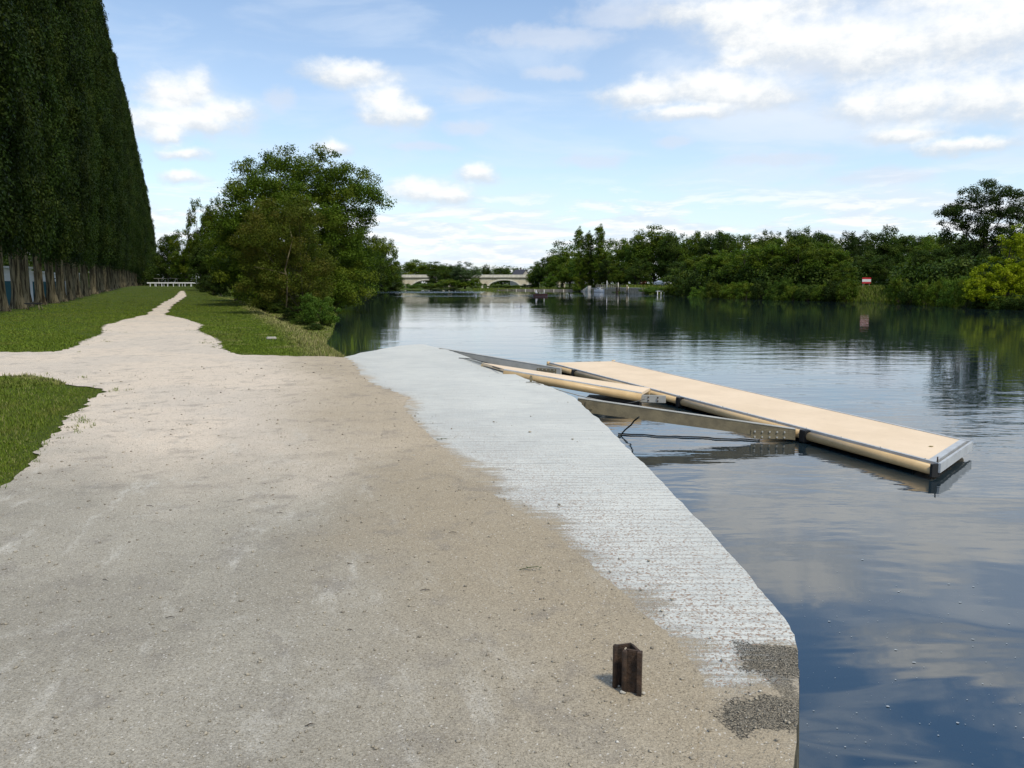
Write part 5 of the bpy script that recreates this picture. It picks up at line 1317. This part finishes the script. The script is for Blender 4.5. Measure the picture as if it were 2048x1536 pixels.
for (px_, yt, yb, Y_, rad, m, lab) in ((1214, 562, 577, 190, 0.07, 'white', 'tall thin white post rising behind the lock railing'), (1236.5, 566, 579, 181, 0.08, 'stone_pale', 'short pale post beside the dark lock gate'), (1254, 571, 590, 172, 0.17, 'galv_old', 'thick dark mooring pile standing in the water at the lock'), (1257, 574, 589, 171, 0.07, 'stone_pale', 'slim pale pile right beside the thick dark mooring pile')):
    zt2 = D(px_, yt, Y_).z; x_ = XW(px_, Y_)
    t = thing('mooring_post', (x_, Y_, 0), lab, 'post', 'posts around the lock')
    MB().tube([(x_, Y_, D(px_, yb, Y_).z-(1.0 if yb > 585 else 0.3)), (x_, Y_, zt2)], rad, 10).build('shaft', M[m] if m in M else M['white'], t)
    MB().tube([(x_, Y_, zt2), (x_, Y_, zt2+0.1)], [rad*1.15, rad*0.6], 10).build('cap', M['stone_pale'] if m != 'white' else M['white'], t)
t = thing('lock_railing', (XW(1222, 190), 190, 1.2), 'grey metal railing along the lock above the white cabin boat', 'fence')
x0, x1 = XW(1192, 192), XW(1250, 192); z0_, z1_ = D(1200, 577, 192).z, D(1200, 570, 192).z
for zz_ in (z1_, (z0_+z1_)/2): MB().box(((x0+x1)/2, 192, zz_), (x1-x0, 0.06, 0.06)).build('rail', M['galv'], t)
for i in range(14): MB().box((x0+(x1-x0)*i/13, 192.05, (z0_+z1_)/2), (0.06, 0.05, z1_-z0_)).build('post', M['galv'], t)
# pale steps and green ladder
t = thing('stone_steps', (XW(1172, 214), 214, 0), 'pale stone steps going down to the water left of the white cabin boat', 'steps')
for i in range(5): MB().box((XW(1166+i*3.2, 214-i*1.4), 214-i*1.4, -0.1+0.14*i), (0.75, 2.2, 0.9+0.28*i)).build('step', M['stone_pale'], t)
t = thing('green_ladder', (XW(1174, 209), 209, 0), 'small teal green ladder post on the pale steps by the lock', 'ladder')
for s_ in (-0.2, 0.2): MB().tube([(XW(1174, 209)+s_, 209, 0), (XW(1174, 209)+s_, 209, D(1174, 573.5, 209).z)], 0.06, 8).build('rail', simple('green_paint', (0.03, 0.22, 0.17), 0.6) if s_ < 0 else bpy.data.materials['green_paint'], t)
for i in range(4): MB().tube([(XW(1174, 209)-0.2, 209, 0.25+0.28*i), (XW(1174, 209)+0.2, 209, 0.25+0.28*i)], 0.03, 8).build('rung', bpy.data.materials['green_paint'], t)
# pale ramp road
mm = MB(); q4 = [D(1250, 577.5, 176), D(1288, 577.5, 164), D(1318, 571.2, 176), D(1262, 571.2, 200)]
rm = simple('pale_road', (0.50, 0.48, 0.44), 0.9, scale=0.4)
mm.hexa([tuple(v) for v in q4], [(v.x, v.y, v.z-1.3) for v in q4]); tag(mm.build('paved_ramp', rm), kind='structure')
T(1300, 573, 158, 50, 'b1', 'light green bush on the bank below the silver car', 'bushes by the lock', 'bush', 'bush', z=0.2)
T(1318, 574, 152, 46, 'b1', 'light green bush right under the silver car', 'bushes by the lock', 'bush', 'bush', z=0.2)
T(1322, 555, 176, 22, 'b1', 'small bright green bush just behind the silver car', 'bushes by the lock', 'bush', 'bush', z=1.4)
t = thing('small_jetty', (XW(1324, 146), 146, 0), 'small white legged jetty at the waterline below the silver car', 'jetty')
zj = D(1324, 582.3, 146).z
MB().box((XW(1324, 146), 146, zj), (2.0, 1.2, 0.1)).build('platform', M['white'], t)
for px_ in (1314.5, 1321.5, 1327.5): MB().tube([(XW(px_, 146), 145.5, -0.6), (XW(px_, 146), 145.5, zj-0.06)], 0.07, 8).build('leg', M['white'], t)
# car
def make_car(px_, yb, Y_, rot, label, col, L=3.9, Wc=1.7, Hc=1.45):
    g = D(px_, yb, Y_); t = empty('parked_car', (g.x, g.y, g.z), rot, label, 'car', 'cars parked above the lock')
    prof = [(-L/2, .35), (-L/2, .78), (-L/2+.15, .92), (-L*0.30, .98), (-L*0.16, Hc-.03), (L*0.16, Hc), (L*0.34, .98), (L/2-.1, .80), (L/2, .55), (L/2, .32)]
    mm = MB(); w2 = Wc/2
    mm.hexa([(x_, -w2*(0.82 if z_ > 1.1 else 1), z_) for x_, z_ in prof], [(x_, w2*(0.82 if z_ > 1.1 else 1), z_) for x_, z_ in prof])
    cp = bpy.data.materials.get('car_paint_'+label.split()[0]) or simple('car_paint_'+label.split()[0], col, 0.3, 0.3, var=0.02)
    link('body', mm.mesh('body', cp), t)
    for s_ in (-1, 1):
        mm = MB(); mm.hexa([(-L*.26, s_*(w2*.93+.02), 1.0), (L*.28, s_*(w2*.93+.02), 1.0), (L*.14, s_*(w2*.83+.02), Hc-.1), (-L*.14, s_*(w2*.83+.02), Hc-.1)], [(-L*.26, s_*w2*.80, 1.0), (L*.28, s_*w2*.80, 1.0), (L*.14, s_*w2*.76, Hc-.1), (-L*.14, s_*w2*.76, Hc-.1)])
        link('side_window', mm.mesh('side_window', M['black']), t)
        for x_ in (-L*.31, L*.31):
            mm = MB(); mm.tube([(x_, s_*(w2-.2), .31), (x_, s_*(w2+.02), .31)], .31, 16); wo_ = link('wheel', mm.mesh('wheel', M['black']), t)
            mm = MB(); mm.tube([(x_, s_*(w2+.02), .31), (x_, s_*(w2+.035), .31)], .18, 12); link('rim', mm.mesh('rim', M['alu']), wo_)
        mm = MB(); mm.box((L/2+.005, s_*w2*.7, .66), (.05, .3, .14)); link('headlight', mm.mesh('headlight', M['white']), t)
    mm = MB(); mm.hexa([(L*.33, -w2*.8, 1.0), (L*.33, w2*.8, 1.0), (L*.165, w2*.72, Hc-.04), (L*.165, -w2*.72, Hc-.04)], [(L*.33+.03, -w2*.8, 1.02), (L*.33+.03, w2*.8, 1.02), (L*.165+.03, w2*.72, Hc-.02), (L*.165+.03, -w2*.72, Hc-.02)])
    link('windscreen', mm.mesh('windscreen', M['black']), t)
    return t
make_car(1322, 572.2, 172, R(-50), 'silver car parked above the green bushes at the right of the lock', (0.62, 0.66, 0.72), L=2.9, Wc=1.35, Hc=1.15)
make_car(1287, 571.2, 196, R(-100), 'dark red car parked in the shade at the top of the pale ramp', (0.10, 0.01, 0.012), L=2.9, Wc=1.3, Hc=1.15)
# white cabin boat
Yb_ = 196.0; xb = XW(1201.5, Yb_)
boat = thing('cabin_boat', (xb, Yb_, 0), 'small white cabin boat moored against the lock wall', 'boat')
def hull_mesh(L, Wd, Hh, dir_, org, sheer=0.2, flat=0.6):
    mm = MB(); rings = []
    for i in range(9):
        t_ = i/8; half = Wd/2*(1-max(0, (t_-0.45)/0.55)**2.2) + 0.02; zt3 = Hh*(1+sheer*t_*t_)
        rings.append([mm.bm.verts.new(org+dir_[0]*(t_-0.5)*L+dir_[1]*s_*half*f_+Vector((0, 0, z_))) for s_, f_, z_ in ((-1, 1, zt3), (-1, .9, Hh*.2), (-1, flat, -.12), (1, flat, -.12), (1, .9, Hh*.2), (1, 1, zt3))])
    for a_, b_ in zip(rings, rings[1:]):
        for j in range(5): mm.bm.faces.new((a_[j], a_[j+1], b_[j+1], b_[j]))
        mm.bm.faces.new((a_[5], a_[0], b_[0], b_[5]))
    mm.bm.faces.new(rings[0]); mm.bm.faces.new(list(reversed(rings[-1]))); return mm
ang = R(-62); d1_ = Vector((math.cos(ang), math.sin(ang), 0)); d2_ = Vector((-d1_.y, d1_.x, 0)); org = Vector((xb, Yb_, 0))
hull_mesh(3.6, 1.5, 0.62, (d1_, d2_), org).build('hull', M['white'], boat)
mm = MB(); rot = Matrix.Rotation(ang, 3, 'Z'); mm.box(tuple(org-d1_*0.3+Vector((0, 0, 0.85))), (1.7, 1.15, 0.5), rot, 0.12); mm.build('cabin', M['white'], boat)
for s_ in (-1, 1):
    mm = MB(); mm.box(tuple(org-d1_*0.3+d2_*s_*0.58+Vector((0, 0, 0.92))), (1.1, 0.05, 0.18), rot); mm.build('window', M['black'], boat)
mm = MB(); mm.box(tuple(org+d1_*0.57+Vector((0, 0, 0.92))), (0.05, 0.8, 0.2), rot); mm.build('windscreen', M['black'], boat)
# angler's punt
Yp = 136.0; xc_ = XW(1081, Yp)
punt = thing('fishing_punt', (xc_, Yp, 0), 'low dark red flat bottomed punt drifting on the river before the weir', 'boat')
org = Vector((xc_, Yp, 0)); d1_ = Vector((1, 0.15, 0)).normalized(); d2_ = Vector((-d1_.y, d1_.x, 0))
mh = hull_mesh(2.5, 0.95, 0.36, (d1_, d2_), org, 0.25, 0.8); mh.build('hull', simple('punt_paint', (0.035, 0.012, 0.014), 0.6), punt)
mm = MB(); mm.box(tuple(org-d1_*0.75+Vector((0, 0, 0.42))), (0.3, 0.8, 0.05)); mm.build('thwart', simple('punt_wood', (0.12, 0.08, 0.05), 0.8), punt)
can = thing('pale_rod_holder', tuple(org+d1_*0.62+Vector((0, 0, 0.4))), 'narrow upright whitish stick standing near the right end of the punt', 'stick')
MB().tube([org+d1_*0.62+Vector((0, 0, 0.2)), org+d1_*0.62+Vector((0, 0, 0.85)), org+d1_*0.63+Vector((0, 0, 0.95))], [0.07, 0.06, 0.04], 8).build('shaft', M['render_white'], can)
# seated person, one continuous skinned surface
def seated(loc, s, ang, skinm, label):
    J = [((0,0,.0),.13),((0,-.03,.22),.15),((0,-.02,.42),.17),((0,.01,.55),.07),((0,.03,.68),.105),((0,.03,.80),.08),
         ((.20,-.02,.46),.065),((.27,.10,.24),.05),((.16,.32,.16),.04),((-.20,-.02,.46),.065),((-.27,.10,.24),.05),((-.16,.32,.16),.04),
         ((.10,.04,-.02),.10),((.13,.40,.0),.08),((.13,.44,-.36),.055),((.13,.56,-.40),.045),((-.10,.04,-.02),.10),((-.13,.40,.0),.08),((-.13,.44,-.36),.055),((-.13,.56,-.40),.045)]
    E = [(0,1),(1,2),(2,3),(3,4),(4,5),(2,6),(6,7),(7,8),(2,9),(9,10),(10,11),(0,12),(12,13),(13,14),(14,15),(0,16),(16,17),(17,18),(18,19)]
    me = bpy.data.meshes.new('person'); me.from_pydata([Vector(j[0])*s for j in J], E, [])
    o_ = bpy.data.objects.new('person', me); C.objects.link(o_); o_.location = loc; o_.rotation_euler = (0, 0, ang)
    sk = o_.modifiers.new('skin', 'SKIN'); me.skin_vertices.new() if not me.skin_vertices else None
    for v, j in zip(me.skin_vertices[0].data, J): v.radius = (j[1]*s, j[1]*s)
    me.skin_vertices[0].data[0].use_root = True
    o_.modifiers.new('sub', 'SUBSURF').levels = 1; me.materials.append(skinm)
    return tag(o_, label, 'person')
pm2, k, b, o = new_mat('clothed_figure')
tc = k.new('ShaderNodeTexCoord').outputs['Object']; z_ = k.sep(tc)[2]
col = k.mix(k.ss(z_, 0.04, 0.05), (0.04, 0.05, 0.08), (0.80, 0.80, 0.82)); col = k.mix(k.ss(z_, 0.55, 0.56), col, (0.42, 0.26, 0.18)); col = k.mix(k.ss(z_, 0.78, 0.79), col, (0.7, 0.7, 0.7))
k.put(b.inputs['Base Color'], col)
seated(org-d1_*0.75+Vector((0, 0, 0.48)), 0.80, R(-75), pm2, 'person in a white top seated at the left end of the dark red punt')
bpy.context.view_layer.update()
